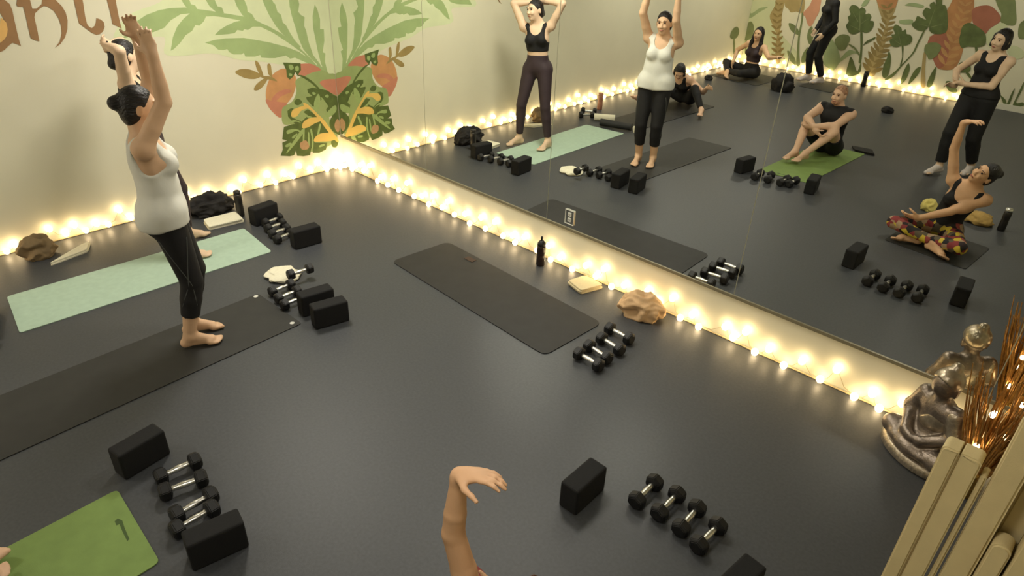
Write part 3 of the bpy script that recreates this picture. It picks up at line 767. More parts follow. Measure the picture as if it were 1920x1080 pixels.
# bottles
M_dkbot = mat('dark brown plastic', (.16, .11, .08), rough=.25, var=.1)
M_blkcap = mat('black cap', (.06, .055, .05), rough=.4)
M_steel = mat('charcoal steel', (.22, .21, .20), rough=.35, metal=.6)
M_rose = mat('rose bottle', (.66, .46, .36), rough=.4)
def bottle(label, loc, h, r, m, mcap, spout=True):
    o = empty('water_bottle', (loc[0], loc[1], 0)); tag(o, label, 'bottle')
    hb = h * (.70 if spout else .88)
    bm_obj('body', lathe([(r * .86, 0), (r, .008), (r, hb * .45), (r * .93, hb * .5), (r * .93, hb * .6), (r, hb * .66), (r, hb * .94), (r * .88, hb)], 28), m, o, smooth=True)
    if spout:
        bm_obj('cap', lathe([(r * .95, hb), (r * .98, hb + .006), (r * .95, hb + h * .08), (r * .5, hb + h * .15), (r * .32, hb + h * .17)], 28), mcap, o, smooth=True)
        bm_obj('spout', lathe([(r * .26, hb + h * .17), (r * .24, hb + h * .24), (r * .30, hb + h * .25), (r * .26, hb + h * .29), (r * .12, hb + h * .30)], 16), mcap, o, smooth=True)
    else:
        bm_obj('cap', lathe([(r * .9, hb), (r * .94, hb + .004), (r * .92, h * .985), (r * .8, h)], 28), mcap, o, smooth=True)
    return o
c = fl(1013, 497); bottle('dark brown sports bottle with spout standing below the mirror', c, .275, .038, M_dkbot, M_blkcap)
c = fl(452, 405); bottle('tall charcoal bottle standing beside the black bag', c, .26, .036, M_steel, M_steel, spout=False)
c = fm(1124, 205); bottle('rose coloured bottle by the far left wall, seen in the mirror', c, .25, .04, M_rose, M_rose, spout=False)
c = fm(1618, 162); bottle('black bottle standing below the plant mural', c, .27, .045, M_blkcap, M_blkcap, spout=False)
c = fm(1876, 432); bottle('clear topped bottle behind the woman in patterned leggings', c, .24, .036, M_steel, M_chrome, spout=False)
M_yelcloth = mat('yellow cloth', (.80, .74, .42), rough=.9, var=.12, bump=.3)
c = fm(1745, 396); crumple('yellow_cloth', M_yelcloth, (c[0] - .02, c[1], 0), (.17, .14, .13), 31, 'small yellow cloth left of the seated woman, seen in the mirror', 'cloth', rough=.6, sub=4)
M_tancloth = mat('tan towel cloth', (.68, .56, .32), rough=.9, var=.12, bump=.3)
c = fm(1840, 420); crumple('tan_cloth', M_tancloth, (c[0] - .04, c[1], 0), (.26, .18, .12), 33, 'tan cloth behind the seated woman in patterned leggings', 'cloth', rough=.6, sub=4)
c = fm(1465, 170); crumple('black_bag', M_blackcloth, (c[0], c[1], 0), (.36, .30, .30), 40, 'black bag on the far floor between the seated woman and the standing person', 'bag', rough=.5, sub=4)
c = fm(1663, 211); crumple('black_pouch', M_blackcloth, (c[0], c[1], 0), (.17, .14, .10), 41, 'small black pouch alone on the far floor', 'bag', rough=.4, sub=4)
c = fm(1328, 150); crumple('dark_shoe_bag', M_blackcloth, (c[0], c[1], 0), (.14, .11, .09), 43, 'tiny dark pouch by the wall lights left of the long-haired woman', 'bag', rough=.4, sub=4)
# foam roller near the far left wall
c1, c2 = fm(1114, 219, .05), fm(1140, 221, .05)
r = empty('foam_roller', (c1[0], c1[1], 0)); tag(r, 'white foam roller beside the far dumbbells, seen in the mirror', 'foam roller')
d = nrm((c2 - c1)[:2]); V, F = tube([(0, 0, .05), (d[0] * .30, d[1] * .30, .05)], .05, 20)
mesh_obj('roll', V, F, M_towel, r, smooth=False)
V, F = tube([(d[0] * -.004, d[1] * -.004, .05), (d[0] * .304, d[1] * .304, .05)], .022, 16)
mesh_obj('core', V, F, M_rub, r)

c1, c2 = fm(1126, 229, .055), fm(1180, 238, .055)
r = empty('rolled_mat', (c1[0], c1[1], .0070)); tag(r, 'rolled black mat at the end of the far black yoga mat', 'rolled mat')
d = (c2 - c1)[:2]; d = nrm(d) * .46; V, F = tube([(0, 0, .05), (d[0], d[1], .05)], .05, 24); mesh_obj('roll', V, F, M_blackmat, r)
V, F = tube([(d[0] * -.006, d[1] * -.006, .05), (d[0] * 1.006, d[1] * 1.006, .05)], .018, 16); mesh_obj('core', V, F, M_rub, r)

# ------------------------------------------------------------------ folded thick mats standing at the right
M_beige = mat('beige felt', (.84, .77, .58), rough=.9, var=.04, scale=12, bump=.12, bscale=200)
M_beige2 = mat('beige seam', (.62, .53, .34), rough=.9, var=.05, scale=12)
def folded_mat(label, x0, x1, y0, y1, h, rad=.018, seam=None):
    """a thick pad folded in two and stood on end; rad = rounding of its top, seam = where the two leaves meet"""
    r = empty('folded_pad', (x0, y0, 0)); tag(r, label, 'folded pad', 'folded beige pads')
    w = x1 - x0; rad = min(rad, w / 2 - .001); L = y1 - y0
    cuts = [(0, w)] if seam is None else [(0, seam * w - .0025), (seam * w + .0025, w)]
    for k, (a, b) in enumerate(cuts):
        bm = bmesh.new()
        ra = rad if k == 0 else .004; rb = rad if k == len(cuts) - 1 else .004
        ra, rb = min(ra, (b - a) / 2 - .0005), min(rb, (b - a) / 2 - .0005)
        prof = [(a, .0005)] + [(a + ra - ra * math.cos(t), h - ra + ra * math.sin(t)) for t in np.linspace(0, math.pi / 2, 8)] + \
               [(b - rb + rb * math.sin(t), h - rb + rb * math.cos(t)) for t in np.linspace(0, math.pi / 2, 8)] + [(b, .0005)]
        v0 = [bm.verts.new((x, 0, z)) for x, z in prof]; v1 = [bm.verts.new((x, L, z)) for x, z in prof]
        n = len(prof)
        for i_ in range(n): bm.faces.new((v0[i_], v0[(i_ + 1) % n], v1[(i_ + 1) % n], v1[i_]))
        bm.faces.new(v0); bm.faces.new(v1[::-1])
        bmesh.ops.recalc_face_normals(bm, faces=bm.faces)
        ed = [e for e in bm.edges if abs(e.verts[0].co.y - e.verts[1].co.y) < 1e-6]
        bmesh.ops.bevel(bm, geom=ed, offset=.006, segments=3, affect='EDGES')
        bm_obj('leaf', bm, M_beige, r)
    if seam is not None:
        bm_obj('seam', box_bm((seam * w - .002, .004, .001), (seam * w + .002, L - .004, h - .012)), M_beige2, r)
    return r
folded_mat('shorter folded beige pad standing beside the silver statue, leftmost of the pads', 6.42, 6.536, -1.90, -1.82, 1.225, seam=.45)
folded_mat('thin folded beige pad squeezed between the shorter and the tall pad', 6.546, 6.564, -1.885, -1.82, 1.17, rad=.008)
folded_mat('tall folded beige pad rising past the dried twigs', 6.574, 6.646, -1.90, -1.79, 2.05)
folded_mat('low folded beige pad with a rounded fold in the bottom right corner', 6.654, 6.710, -1.93, -1.85, .985, rad=.04)
folded_mat('tall folded beige pad at the right edge of the picture', 6.655, 6.80, -1.825, -1.70, 2.05, seam=.5)
folded_mat('outermost pale folded beige pad in the bottom right corner', 6.718, 6.80, -1.94, -1.84, 1.30)

# ------------------------------------------------------------------ statue and dried twigs
M_silver = mat('aged silver', (.66, .61, .53), rough=.30, metal=.75, var=.35, scale=18, bump=.25, bscale=60)
M_silver_d = mat('dark silver', (.52, .47, .42), rough=.34, metal=.7, var=.3, scale=20, bump=.3, bscale=90)
sx, sy = 6.27, -.30
stat = empty('seated_statue', (sx, sy, 0), math.atan2(-.511 + .319, 6.36 - 6.07) + math.pi)
stat.scale = (1.16, 1.16, 1.16)
tag(stat, 'silver seated meditating statue on an oval base below the mirror', 'statue')
b = Field(); b.cone((-.10, 0, .02), (.10, 0, .02), .115, .115, k=.01)
bm_obj('base', (lambda bm: bm)(lathe([(.86, 0), (1.0, .012), (1.0, .03), (.93, .05), (.88, .055)], 40)), M_silver, stat, smooth=True).scale = (.21, .14, 1.0)
f = Field()
for s in (-1, 1):
    f.cone((s * .05, -.02, .11), (s * .155, .05, .095), .055, .045)             # thighs
    f.cone((s * .155, .05, .09), (-s * .02, .10, .085), .042, .032)             # crossed shins
    f.cone((-s * .02, .10, .088), (-s * .09, .10, .09), .028, .018, k=.015)      # feet
    f.cone((s * .095, -.01, .335), (s * .135, .0, .22), .040, .033)             # upper arms
    f.cone((s * .135, .0, .22), (s * .05, .085, .155), .032, .024)              # forearms
    f.cone((s * .05, .085, .155), (-s * .01, .10, .148), .022, .016, k=.015)
f.ell((0, -.02, .13), (.095, .08, .07)).ell((0, -.015, .24), (.08, .06, .11)).ell((0, -.012, .31), (.105, .06, .06))
f.cone((0, -.01, .35), (0, .005, .40), .036, .034).ell((0, .015, .455), (.056, .064, .072), rot(0, 12, 0), k=.012)
f.ell((0, .062, .442), (.012, .02, .02), k=.01)
for s in (-1, 1): f.ell((s * .057, .005, .44), (.010, .016, .034), k=.008)
field_obj('figure', f.mesh(.0065), M_silver_d, stat)
h = Field(); h.ell((0, .008, .475), (.064, .070, .066), k=.01, clip=[((0, .045, .47), nrm((0, .8, -.75)))]).ell((0, -.01, .545), (.026, .026, .026), k=.02)
field_obj('hair_cap', h.mesh(.0055), M_silver, stat)
sh = Field(); sh.ell((0, -.015, .255), (.092, .068, .10), k=.02, clip=[((0, 0, .29), nrm((.75, .15, .75)))]).cone((-.095, -.01, .325), (-.135, 0, .23), .046, .040, k=.02).ell((0, -.01, .115), (.115, .09, .055), k=.02)
field_obj('robe', sh.mesh(.0065), M_silver, stat)
lt = bmesh.new(); bmesh.ops.create_icosphere(lt, subdivisions=2, radius=.016)
lo2 = fl(1694, 792, .118)
o = bm_obj('led_candle', lt, emit('green led', (.55, 1.0, .12), 7.0)); o.location = tuple(lo2)
tag(o, 'tiny glowing yellow green light at the foot of the statue', 'light')

M_twig = mat('gilded twig', (.66, .48, .24), rough=.32, metal=.5, var=.35, scale=40, bump=.3)
M_vase = mat('gold foil vase', (.66, .52, .26), rough=.25, metal=.8, var=.3, scale=30, bump=.5, bscale=50)
vx, vy = 6.545, -.42
vase = empty('floor_vase', (vx, vy, 0)); tag(vase, 'gold foil floor vase behind the beige pads', 'vase')
bm_obj('body', lathe([(.055, 0), (.062, .01), (.066, .06), (.060, .11), (.056, .15), (.060, .17), (.052, .17), (.048, .15), (.03, .05)], 28), M_vase, vase, smooth=True)
bm_obj('rim', lathe([(.057, .168), (.063, .172), (.063, .176), (.057, .180)], 28), M_vase, vase, smooth=True)
tw = empty('dried_twigs', (vx, vy, .16)); tag(tw, 'bundle of tall gilded dried twigs standing beside the statue', 'dried twigs')
rnd = random.Random(8)
for i in range(95):
    an = rnd.uniform(0, 6.283); sp = rnd.uniform(.02, .24); hh = rnd.uniform(.40, .64)
    rb_ = .008 + .034 * rnd.random(); p0 = np.array([rb_ * math.cos(an), rb_ * math.sin(an), -.1]); top = np.array([sp * math.cos(an) * 1.0, sp * math.sin(an) * .8, hh])
    top[1] = min(top[1], .34)
    mid = (p0 + top) / 2 + np.array([rnd.uniform(-.02, .02), rnd.uniform(-.02, .02), .02])
    V, F = tube([p0, p0 * .4 + mid * .6, mid, mid * .5 + top * .5 + np.array([rnd.uniform(-.015, .015), rnd.uniform(-.015, .015), 0]), top], [.0065, .006, .0055, .0045, .002], 6)
    mesh_obj('twig', V, F, M_twig, tw)
for i in range(7):
    o = bpy.data.objects.new('bulb', bulb_me); C.objects.link(o); o.parent = tw; o.scale = (.6, .6, .6)
    an = i * 2.1; rr = .05 + .02 * (i % 3); o.location = (rr * math.cos(an), rr * math.sin(an), .06 + .07 * i)

# ------------------------------------------------------------------ people
def skin_mat(name, rgb): return mat(name, rgb, rough=.55, var=.05, scale=12, spec=.4)
M_skinA = skin_mat('warm light skin', (.85, .70, .56))
M_skinB = skin_mat('fair skin', (.86, .74, .62))
M_skinC = skin_mat('pink fair skin', (.86, .71, .59))
M_skinD = skin_mat('tan skin', (.82, .65, .50))
M_lip = mat('lips', (.62, .36, .31), rough=.5)
M_eye = mat('eye', (.24, .17, .13), rough=.25)
M_brow = mat('eyebrow', (.36, .26, .20), rough=.7)
def hair_mat(name, rgb):
    m = mat(name, rgb, rough=.45, var=.5, scale=40)
    nt = m.node_tree; b = nt.nodes['Principled BSDF']
    tc = nt.nodes.new('ShaderNodeTexCoord'); mp = nt.nodes.new('ShaderNodeMapping'); mp.inputs['Scale'].default_value = (140, 16, 70)
    nz = nt.nodes.new('ShaderNodeTexNoise'); nz.inputs['Scale'].default_value = 1.0; nz.inputs['Detail'].default_value = 3
    bp = nt.nodes.new('ShaderNodeBump'); bp.inputs['Strength'].default_value = .9; bp.inputs['Distance'].default_value = .012
    nt.links.new(tc.outputs['Object'], mp.inputs['Vector']); nt.links.new(mp.outputs['Vector'], nz.inputs['Vector'])
    nt.links.new(nz.outputs['Fac'], bp.inputs['Height']); nt.links.new(bp.outputs['Normal'], b.inputs['Normal'])
    return m
M_hairK = hair_mat('black hair', (.075, .06, .055))
M_hairR = hair_mat('reddish short hair', (.68, .51, .39))
M_wht = mat('white jersey', (.86, .86, .82), rough=.85, var=.03, scale=10, bump=.25, bscale=14)
M_blk = mat('black jersey', (.045, .042, .046), rough=.8, var=.2, scale=14, bump=.2, bscale=18)
M_blk2 = mat('charcoal jersey', (.075, .072, .076), rough=.8, var=.2, scale=14, bump=.2, bscale=18)
M_plum = mat('plum leggings', (.20, .145, .165), rough=.7, var=.12, scale=14, bump=.15, bscale=18)
M_sock = mat('white sock', (.80, .76, .74), rough=.8)

def pattern_mat():
    m = bpy.data.materials.new('patterned leggings'); m.use_nodes = True
    nt = m.node_tree; b = nt.nodes['Principled BSDF']; b.inputs['Roughness'].default_value = .75
    tc = nt.nodes.new('ShaderNodeTexCoord'); vo = nt.nodes.new('ShaderNodeTexVoronoi'); vo.inputs['Scale'].default_value = 19
    sep = nt.nodes.new('ShaderNodeSeparateColor'); cr = nt.nodes.new('ShaderNodeValToRGB'); cr.color_ramp.interpolation = 'CONSTANT'
    cols = [(.13, .05, .06), (.50, .17, .17), (.10, .08, .09), (.62, .52, .40), (.56, .24, .22), (.78, .68, .20), (.34, .30, .22)]
    el = cr.color_ramp.elements; el[0].color = lin(cols[0]) + (1,); el[1].position = 1 / 7; el[1].color = lin(cols[1]) + (1,)
    for i in range(2, 7):
        e = el.new(i / 7); e.color = lin(cols[i]) + (1,)
    nt.links.new(tc.outputs['Object'], vo.inputs['Vector']); nt.links.new(vo.outputs['Color'], sep.inputs['Color'])
    nt.links.new(sep.outputs['Red'], cr.inputs['Fac']); nt.links.new(cr.outputs['Color'], b.inputs['Base Color'])
    return m
M_pat = pattern_mat()

class Body:
    """a figure 1.70 m tall in its own frame: +Y forward, +X its right, Z up"""
    UA, FA, TH, SH = .285, .25, .425, .405
    def __init__(s, pelvis, bulk=0.0, pr=(0, 0, 0), cr=(0, 0, 0), hr=(0, 0, 0), arms=None, legs=None, male=False, hand=None, foot=None, shrug=(0, 0)):
        s.male = male; s.bulk = bulk
        s.P = np.array(pelvis, float); s.Rp, s.Rc, s.Rh = rot(*pr), rot(*cr), rot(*hr)
        Rm = rot(*[(a + b) / 2 for a, b in zip(pr, cr)])
        s.Rm = Rm
        s.W = s.P + Rm @ V3(0, 0, .135); s.Ch = s.W + s.Rc @ V3(0, 0, .165)
        sw = .185 if male else .165
        s.sh = {q: s.Ch + s.Rc @ V3(q * sw, -.005, .115 + shrug[0 if q < 0 else 1]) for q in (-1, 1)}
        s.NB = s.Ch + s.Rc @ V3(0, -.012, .15)
        Rn = rot(*[(a + b) / 2 for a, b in zip(cr, hr)])
        s.HB = s.NB + Rn @ V3(0, .012, .085)
        s.H = s.HB + s.Rh @ V3(0, .022, .085)
        s.hip = {q: s.P + s.Rp @ V3(q * .092, 0, -.045) for q in (-1, 1)}
        s.el, s.wr, s.kn, s.an = {}, {}, {}, {}
        for q, key in ((-1, 'L'), (1, 'R')):
            a = arms[key]
            if a[0] == 'fk':
                s.el[q] = s.sh[q] + nrm(a[1]) * s.UA; s.wr[q] = s.el[q] + nrm(a[2]) * s.FA
            else:
                s.el[q], s.wr[q] = ik(s.sh[q], a[1], s.UA, s.FA, a[2])
            l = legs[key]
            s.kn[q], s.an[q] = ik(s.hip[q], l[0], s.TH, s.SH, l[1])
        s.hand = hand or {}; s.foot = foot or {}
    # --- pieces
    def torso(s, f, g=0.0, k=.05):
        m = s.male; g = g + s.bulk
        f.ell(s.P + s.Rp @ V3(0, -.012, .0), (.150 + g, .112 + g, .115 + g), s.Rp, k)
        f.ell(s.W + s.Rm @ V3(0, 0, .0), ((.138 if m else .122) + g, (.10 if m else .09) + g, .15 + g), s.Rm, k)
        f.ell(s.Ch + s.Rc @ V3(0, 0, .0), ((.158 if m else .14) + g, (.115 if m else .10) + g, .165 + g), s.Rc, k)
        for q in (-1, 1):
            f.ell(s.P + s.Rp @ V3(q * .075, -.062, -.03), (.078 + g, .075 + g, .085 + g), s.Rp, k)
            f.cone(s.Ch + s.Rc @ V3(q * .07, -.01, .105), s.sh[q] + s.Rc @ V3(-q * .02, 0, -.005), .062 + g, .05 + g, k)
            if not m: f.ell(s.Ch + s.Rc @ V3(q * .068, .075, .0), (.058 + g, .056 + g, .058 + g), s.Rc, .03)
            else: f.ell(s.Ch + s.Rc @ V3(q * .07, .07, .05), (.075 + g, .04 + g, .055 + g), s.Rc, .04)
    def arm(s, f, q, g=0.0):
        m = 1.18 if s.male else 1.0; g = g + s.bulk * .45
        f.cone(s.sh[q], s.el[q], .049 * m + g, .0385 * m + g, .035)
        f.ell(s.sh[q], (.051 * m + g,) * 3, None, .025)
        mid = s.sh[q] * .55 + s.el[q] * .45
        f.ell(mid, (.0445 * m + g,) * 3, None, .010)
        u = s.wr[q] - s.el[q]
        f.cone(s.el[q], s.el[q] + u * .35, .0385 * m + g, .0375 * m + g, .010); f.cone(s.el[q] + u * .35, s.wr[q], .0375 * m + g, .025 * m + g, .006)
    def do_hand(s, f, q, key):
        w = s.wr[q]; fd = nrm(w - s.el[q])
        hd = s.hand.get(key, None)
        h = nrm(hd[0]) if hd else fd
        t = np.array(hd[1], float) if hd else s.Rc @ V3(-q * .3, 1, .2)
        t = nrm(t - h * (t @ h)); n = (-np.cross(h, t)) if q > 0 else np.cross(h, t)
        curl = hd[2] if hd and len(hd) > 2 else .35
        M = np.stack([t, h, n], 1)
        f.cone(w - fd * .01, w + h * .03, .024, .027, .02)
        f.ell(w + h * .052, (.041, .052, .017), M, .014)
        for i, (o, L, r) in enumerate(((.030, .070, .0088), (.0105, .079, .0092), (-.0095, .073, .0088), (-.028, .057, .0078))):
            p = w + h * (.094 - .004 * abs(i - 1.3)) + t * o; a = curl * (.45 + .12 * i); dsp = t * (o * 2.0)
            for j, fr in enumerate((.45, .32, .26)):
                a2 = a + curl * .8 * j
                dd = nrm(h * math.cos(a2) + n * math.sin(a2) + dsp * (.9 if j == 0 else .4))
                p2 = p + dd * L * fr * 1.05
                f.cone(p, p2, r * (1 - .08 * j), r * (.94 - .08 * j), .006); p = p2
        p = w + h * .022 + t * .026
        d1 = nrm(h * .62 + t * .72 + n * .30); p1 = p + d1 * .045; d2 = nrm(h * .9 + t * .35 + n * .35 * (1 + curl)); p2 = p1 + d2 * .032; p3 = p2 + nrm(d2 + n * .2) * .024
        f.cone(p, p1, .0145, .0115, .012); f.cone(p1, p2, .0110, .0098, .005); f.cone(p2, p3, .0098, .0082, .005)
    def leg(s, f, q, g=0.0, thigh=True, upto=None, k=.035):
        m = 1.02 if s.male else 1.0; g = g + s.bulk * .7
        h, n, a = s.hip[q], s.kn[q], s.an[q]
        if thigh:
            f.cone(h, n, .088 * m + g, .056 * m + g, k + .01)
        u = a - n
        if upto is None:
            f.cone(n, n + u * .32, .054 * m + g, .054 * m + g, .014); f.cone(n + u * .30, a, .053 * m + g, .034 * m + g, .010)
        elif upto > 0:
            c = n + u * upto; r = .053 + (.033 - .053) * max(0, (upto - .3) / .7)
            f.cone(n, n + u * min(.32, upto), .054 * m + g, .054 * m + g, .014, clip=[(c, nrm(u))])
            if upto > .3: f.cone(n + u * .30, c + nrm(u) * .02, .053 * m + g, (r + .001) * m + g, .010, clip=[(c, nrm(u))])
    def do_foot(s, f, q, key, g=0.0, toes=True):
        a = s.an[q]; ft = s.foot.get(key, ((0, 1, 0), (0, 0, 1)))
        d = nrm(ft[0]); up = np.array(ft[1], float); up = nrm(up - d * (up @ d)); si = np.cross(d, up) * (1 if q > 0 else -1)   # outer side
        heel = a - d * .035 - up * .050; ball = a + d * .125 - up * .064; 
        f.cone(a, heel, .033 + g, .029 + g, .025); f.cone(a + d * .02 - up * .012, ball + up * .008, .034 + g, .024 + g, .03); f.cone(heel, ball, .027 + g, .022 + g, .02)
        f.cone(ball - si * .022, ball + si * .026 - d * .015, .024 + g, .019 + g, .015)
        if toes:
            for i, (o, L, r) in enumerate(((-.030, .056, .0135), (-.010, .056, .0098), (.006, .050, .0092), (.021, .042, .0088), (.034, .032, .0082))):
                b = ball + si * o + d * .004 - up * .008
                f.cone(b, b + d * L, r + .003 + g, r + g, .007)
        else:
            f.cone(ball, ball + d * .055 - up * .004, .027 + g, .020 + g, .02)
    def neck(s, f):
        m = 1.12 if s.male else 1.0
        f.cone(s.NB - s.Rc @ V3(0, 0, .02), s.HB + s.Rh @ V3(0, .0, .02), .052 * m, .046 * m, .03)
        for q in (-1, 1): f.cone(s.HB, s.Ch + s.Rc @ V3(q * .09, -.02, .12), .034, .028, .05)
    def head(s, f):
        R = s.Rh; H = s.H
        f.ell(H + R @ V3(0, -.012, .022), (.074, .092, .092), R, .02)
        f.ell(H + R @ V3(0, .022, -.03), (.060, .068, .082), R, .03)
        f.ell(H + R @ V3(0, .058, -.088), (.026, .024, .022), R, .025)
        f.cone(H + R @ V3(0, .086, .012), H + R @ V3(0, .106, -.026), .007, .011, .014)
        for q in (-1, 1):
            f.ell(H + R @ V3(q * .034, .074, -.028), (.020, .018, .018), R, .02)
            f.ell(H + R @ V3(q * .011, .099, -.030), (.009, .010, .008), R, .008)
            f.ell(H + R @ V3(q * .077, -.008, -.008), (.010, .020, .032), R @ rot(0, 10, 0), .008)
            f.ell(H + R @ V3(q * .031, .098, .016), (.018, .014, .011), R, .006, None, True)
            f.cone(H + R @ V3(q * .014, .088, .032), H + R @ V3(q * .048, .076, .032), .008, .007, .012)
        f.ell(H + R @ V3(0, .086, -.060), (.023, .012, .010), R, .01)
    def skin(s, res, shoes=False, feet_hidden=False):
        f = Field(); s.torso(f); s.neck(f); s.head(f)
        for q, k in ((-1, 'L'), (1, 'R')):
            s.arm(f, q); s.do_hand(f, q, k); s.leg(f, q); s.do_foot(f, q, k)
        return f.mesh(res)
    def face(s, par, brow=None):
        R, H = s.Rh, s.H
        for q in (-1, 1):
            bm = bmesh.new(); bmesh.ops.create_uvsphere(bm, u_segments=12, v_segments=8, radius=.0095)
            o = bm_obj('eye', bm, M_eye, par, smooth=True); o.location = tuple(H + R @ V3(q * .031, .081, .015))
            if brow:
                V, F = tube([H + R @ V3(q * .014, .097, .034), H + R @ V3(q * .031, .095, .039), H + R @ V3(q * .050, .080, .034)], [.0022, .003, .0015], 6)
                mesh_obj('eyebrow', V, F, brow, par, smooth=True)
        V, F = tube([H + R @ V3(-.024, .090, -.060), H + R @ V3(-.010, .0985, -.058), H + R @ V3(0, .0985, -.060), H + R @ V3(.010, .0985, -.058), H + R @ V3(.024, .090, -.060)], [.002, .006, .0062, .006, .002], 8)
        mesh_obj('lips', V, F, M_lip, par, smooth=True)

def person(label, loc, yaw, body, skin, res=.0085, scale=1.0):
    o = field_obj('person', body.skin(res), skin)
    o.location = loc; o.rotation_euler = (0, 0, math.radians(yaw)); o.scale = (scale,) * 3
    tag(o, label, 'person')
    return o

def settle(p, z):
    """set a finished figure down so that its lowest point touches height z"""
    m = 9.0
    for o in [p] + list(p.children):
        co = np.empty(len(o.data.vertices) * 3, np.float32); o.data.vertices.foreach_get('co', co)
        m = min(m, float(co.reshape(-1, 3)[:, 2].min()) + o.location.z * (0 if o is p else 1))
    p.location.z = z - m * p.scale[0] + .0005

def leggings(b, par, m, upto=.85, waist=.02, res=.0085, g=.006, name='leggings', loose=0.0):
    f = Field(); g0 = g; g = g + b.bulk
    cw = b.W + b.Rm @ V3(0, 0, waist)
    f.ell(b.P + b.Rp @ V3(0, -.012, .0), (.150 + g, .112 + g, .115 + g), b.Rp, .05)
    f.ell(b.W, ((.138 if b.male else .122) + g, (.10 if b.male else .09) + g, .15 + g), b.Rm, .05)
    for q in (-1, 1):
        f.ell(b.P + b.Rp @ V3(q * .075, -.062, -.03), (.078 + g, .075 + g, .085 + g), b.Rp, .05)
    up = b.Rm @ V3(0, 0, 1)
    f.ops = [(o[0], o[1], o[2], o[3], o[4], [(cw, up)], o[6]) for o in f.ops]
    for q in (-1, 1):
        if isinstance(upto, tuple):                      # shorts: end on the thigh
            t = upto[0]; n, h = b.kn[q], b.hip[q]; c = h + (n - h) * t; u = nrm(n - h)
            f.cone(h, n, .088 + g + loose, .060 + g + loose, .045, clip=[(c, u)])
        else:
            b.leg(f, q, g0 + loose, upto=upto)
    return field_obj(name, f.mesh(res), m, par)

def top(b, par, m, lo=-.16, res=.0085, g=.007, name='tank_top', neck=(.075, .10), armhole=.070, loose=0.0, strap=.0, back_scoop=.02, collar=False):
    """sleeveless top: trunk shell cut at hem, armholes and neckline; lo = hem height from the chest centre"""
    f = Field(); b.torso(f, g)
    if loose:
        B_ = g + loose + b.bulk
        f.ell(b.W + b.Rm @ V3(0, 0, .0), (.138 + B_, .092 + B_, .20), b.Rm, .03)
        f.ell(b.P + b.Rp @ V3(0, -.016, -.0), (.158 + B_, .104 + B_, .20), b.Rp, .03)
        for q in (-1, 1): f.ell(b.P + b.Rp @ V3(q * .075, -.062, -.03), (.078 + B_, .075 + B_, .10), b.Rp, .05)
        for q in (-1, 1): f.cone(b.hip[q] + b.Rp @ V3(0, 0, .05), b.kn[q], .098 + B_, .080, .04)
    up = b.Rm @ V3(0, 0, 1); hem = b.Ch - up * (-lo)
    f.ops = [(o[0], o[1], o[2], o[3], o[4], [(hem, -up)], o[6]) for o in f.ops]
    if collar:
        for q in (-1, 1):
            f.cone(b.HB, b.Ch + b.Rc @ V3(q * .10, -.015, .115), .034 + g + .004, .036 + g, .05, clip=[(b.NB + b.Rc @ V3(0, 0, .028), b.Rc @ V3(0, -.25, .97))])
            f.ell(b.sh[q] + b.Rc @ V3(-q * .012, 0, .004), (.052 + g, .060 + g, .058 + g), b.Rc, .03)
    for q in (-1, 1):
        out = b.sh[q] + (b.sh[q] - b.Ch - b.Rc @ V3(0, 0, .115)) * .18
        if collar: out = out + nrm(b.el[q] - b.sh[q]) * .05
        f.cone(out - b.Rc @ V3(0, 0, .03), out + nrm(b.el[q] - b.sh[q]) * .25, armhole, armhole * 1.05, .01, None, True)
        if not collar: f.ell(b.Ch + b.Rc @ V3(q * (.172 + strap), 0, .06), (.058, .16, .10), b.Rc, .01, None, True)
    if not collar: f.ell(b.NB + b.Rc @ V3(0, .07, .0), (neck[0], .12, neck[1]), b.Rc, .01, None, True)
    if not collar: f.ell(b.NB + b.Rc @ V3(0, -.05, .02), (neck[0], .09, neck[1] * .5 + back_scoop), b.Rc, .01, None, True)
    return field_obj(name, f.mesh(res), m, par)

def hair(b, par, m, style='bun', res=.007, bun=(0, -.10, .06)):
    f = Field(); R, H = b.Rh, b.H
    fc = H + R @ V3(0, .050, .052)
    cl = [(fc, R @ nrm(V3(0, .80, -.50)))]
    f.ell(H + R @ V3(0, -.016, .026), (.080, .097, .098) if style != 'short' else (.0775, .0945, .0945), R, .02, clip=cl)
    if style != 'short':
        f.ell(H + R @ V3(0, -.050, -.03), (.074, .058, .075), R, .03, clip=[(H + R @ V3(0, -.005, 0), R @ nrm(V3(0, 1, -.1)))])
    if style == 'bun':
        f.ell(H + R @ V3(*bun), (.042, .040, .040), R, .02)
        f.cone(H + R @ V3(0, -.08, .04), H + R @ V3(*bun), .034, .03, .02)
    if style == 'pony':
        f.cone(H + R @ V3(0, -.09, .05), H + R @ V3(0, -.15, -.02), .032, .036, .02); f.cone(H + R @ V3(0, -.15, -.02), H + R @ V3(0, -.13, -.19), .036, .012, .02)
    if style == 'long':
        for q in (-1, 1):
            f.cone(H + R @ V3(q * .066, -.01, .02), H + R @ V3(q * .085, .005, -.16), .030, .036, .02); f.cone(H + R @ V3(q * .085, .005, -.16), H + R @ V3(q * .082, .045, -.31), .036, .016, .02)
        f.cone(H + R @ V3(0, -.07, 0), H + R @ V3(0, -.10, -.25), .066, .05, .03)
    if style == 'bob':
        for q in (-1, 1): f.cone(H + R @ V3(q * .068, .012, .035), H + R @ V3(q * .074, .02, -.07), .026, .022, .02)
        f.ell(H + R @ V3(0, -.055, -.06), (.078, .05, .065), R, .03)
    return field_obj('hair', f.mesh(res), m, par)

MT = .0070   # mat thickness
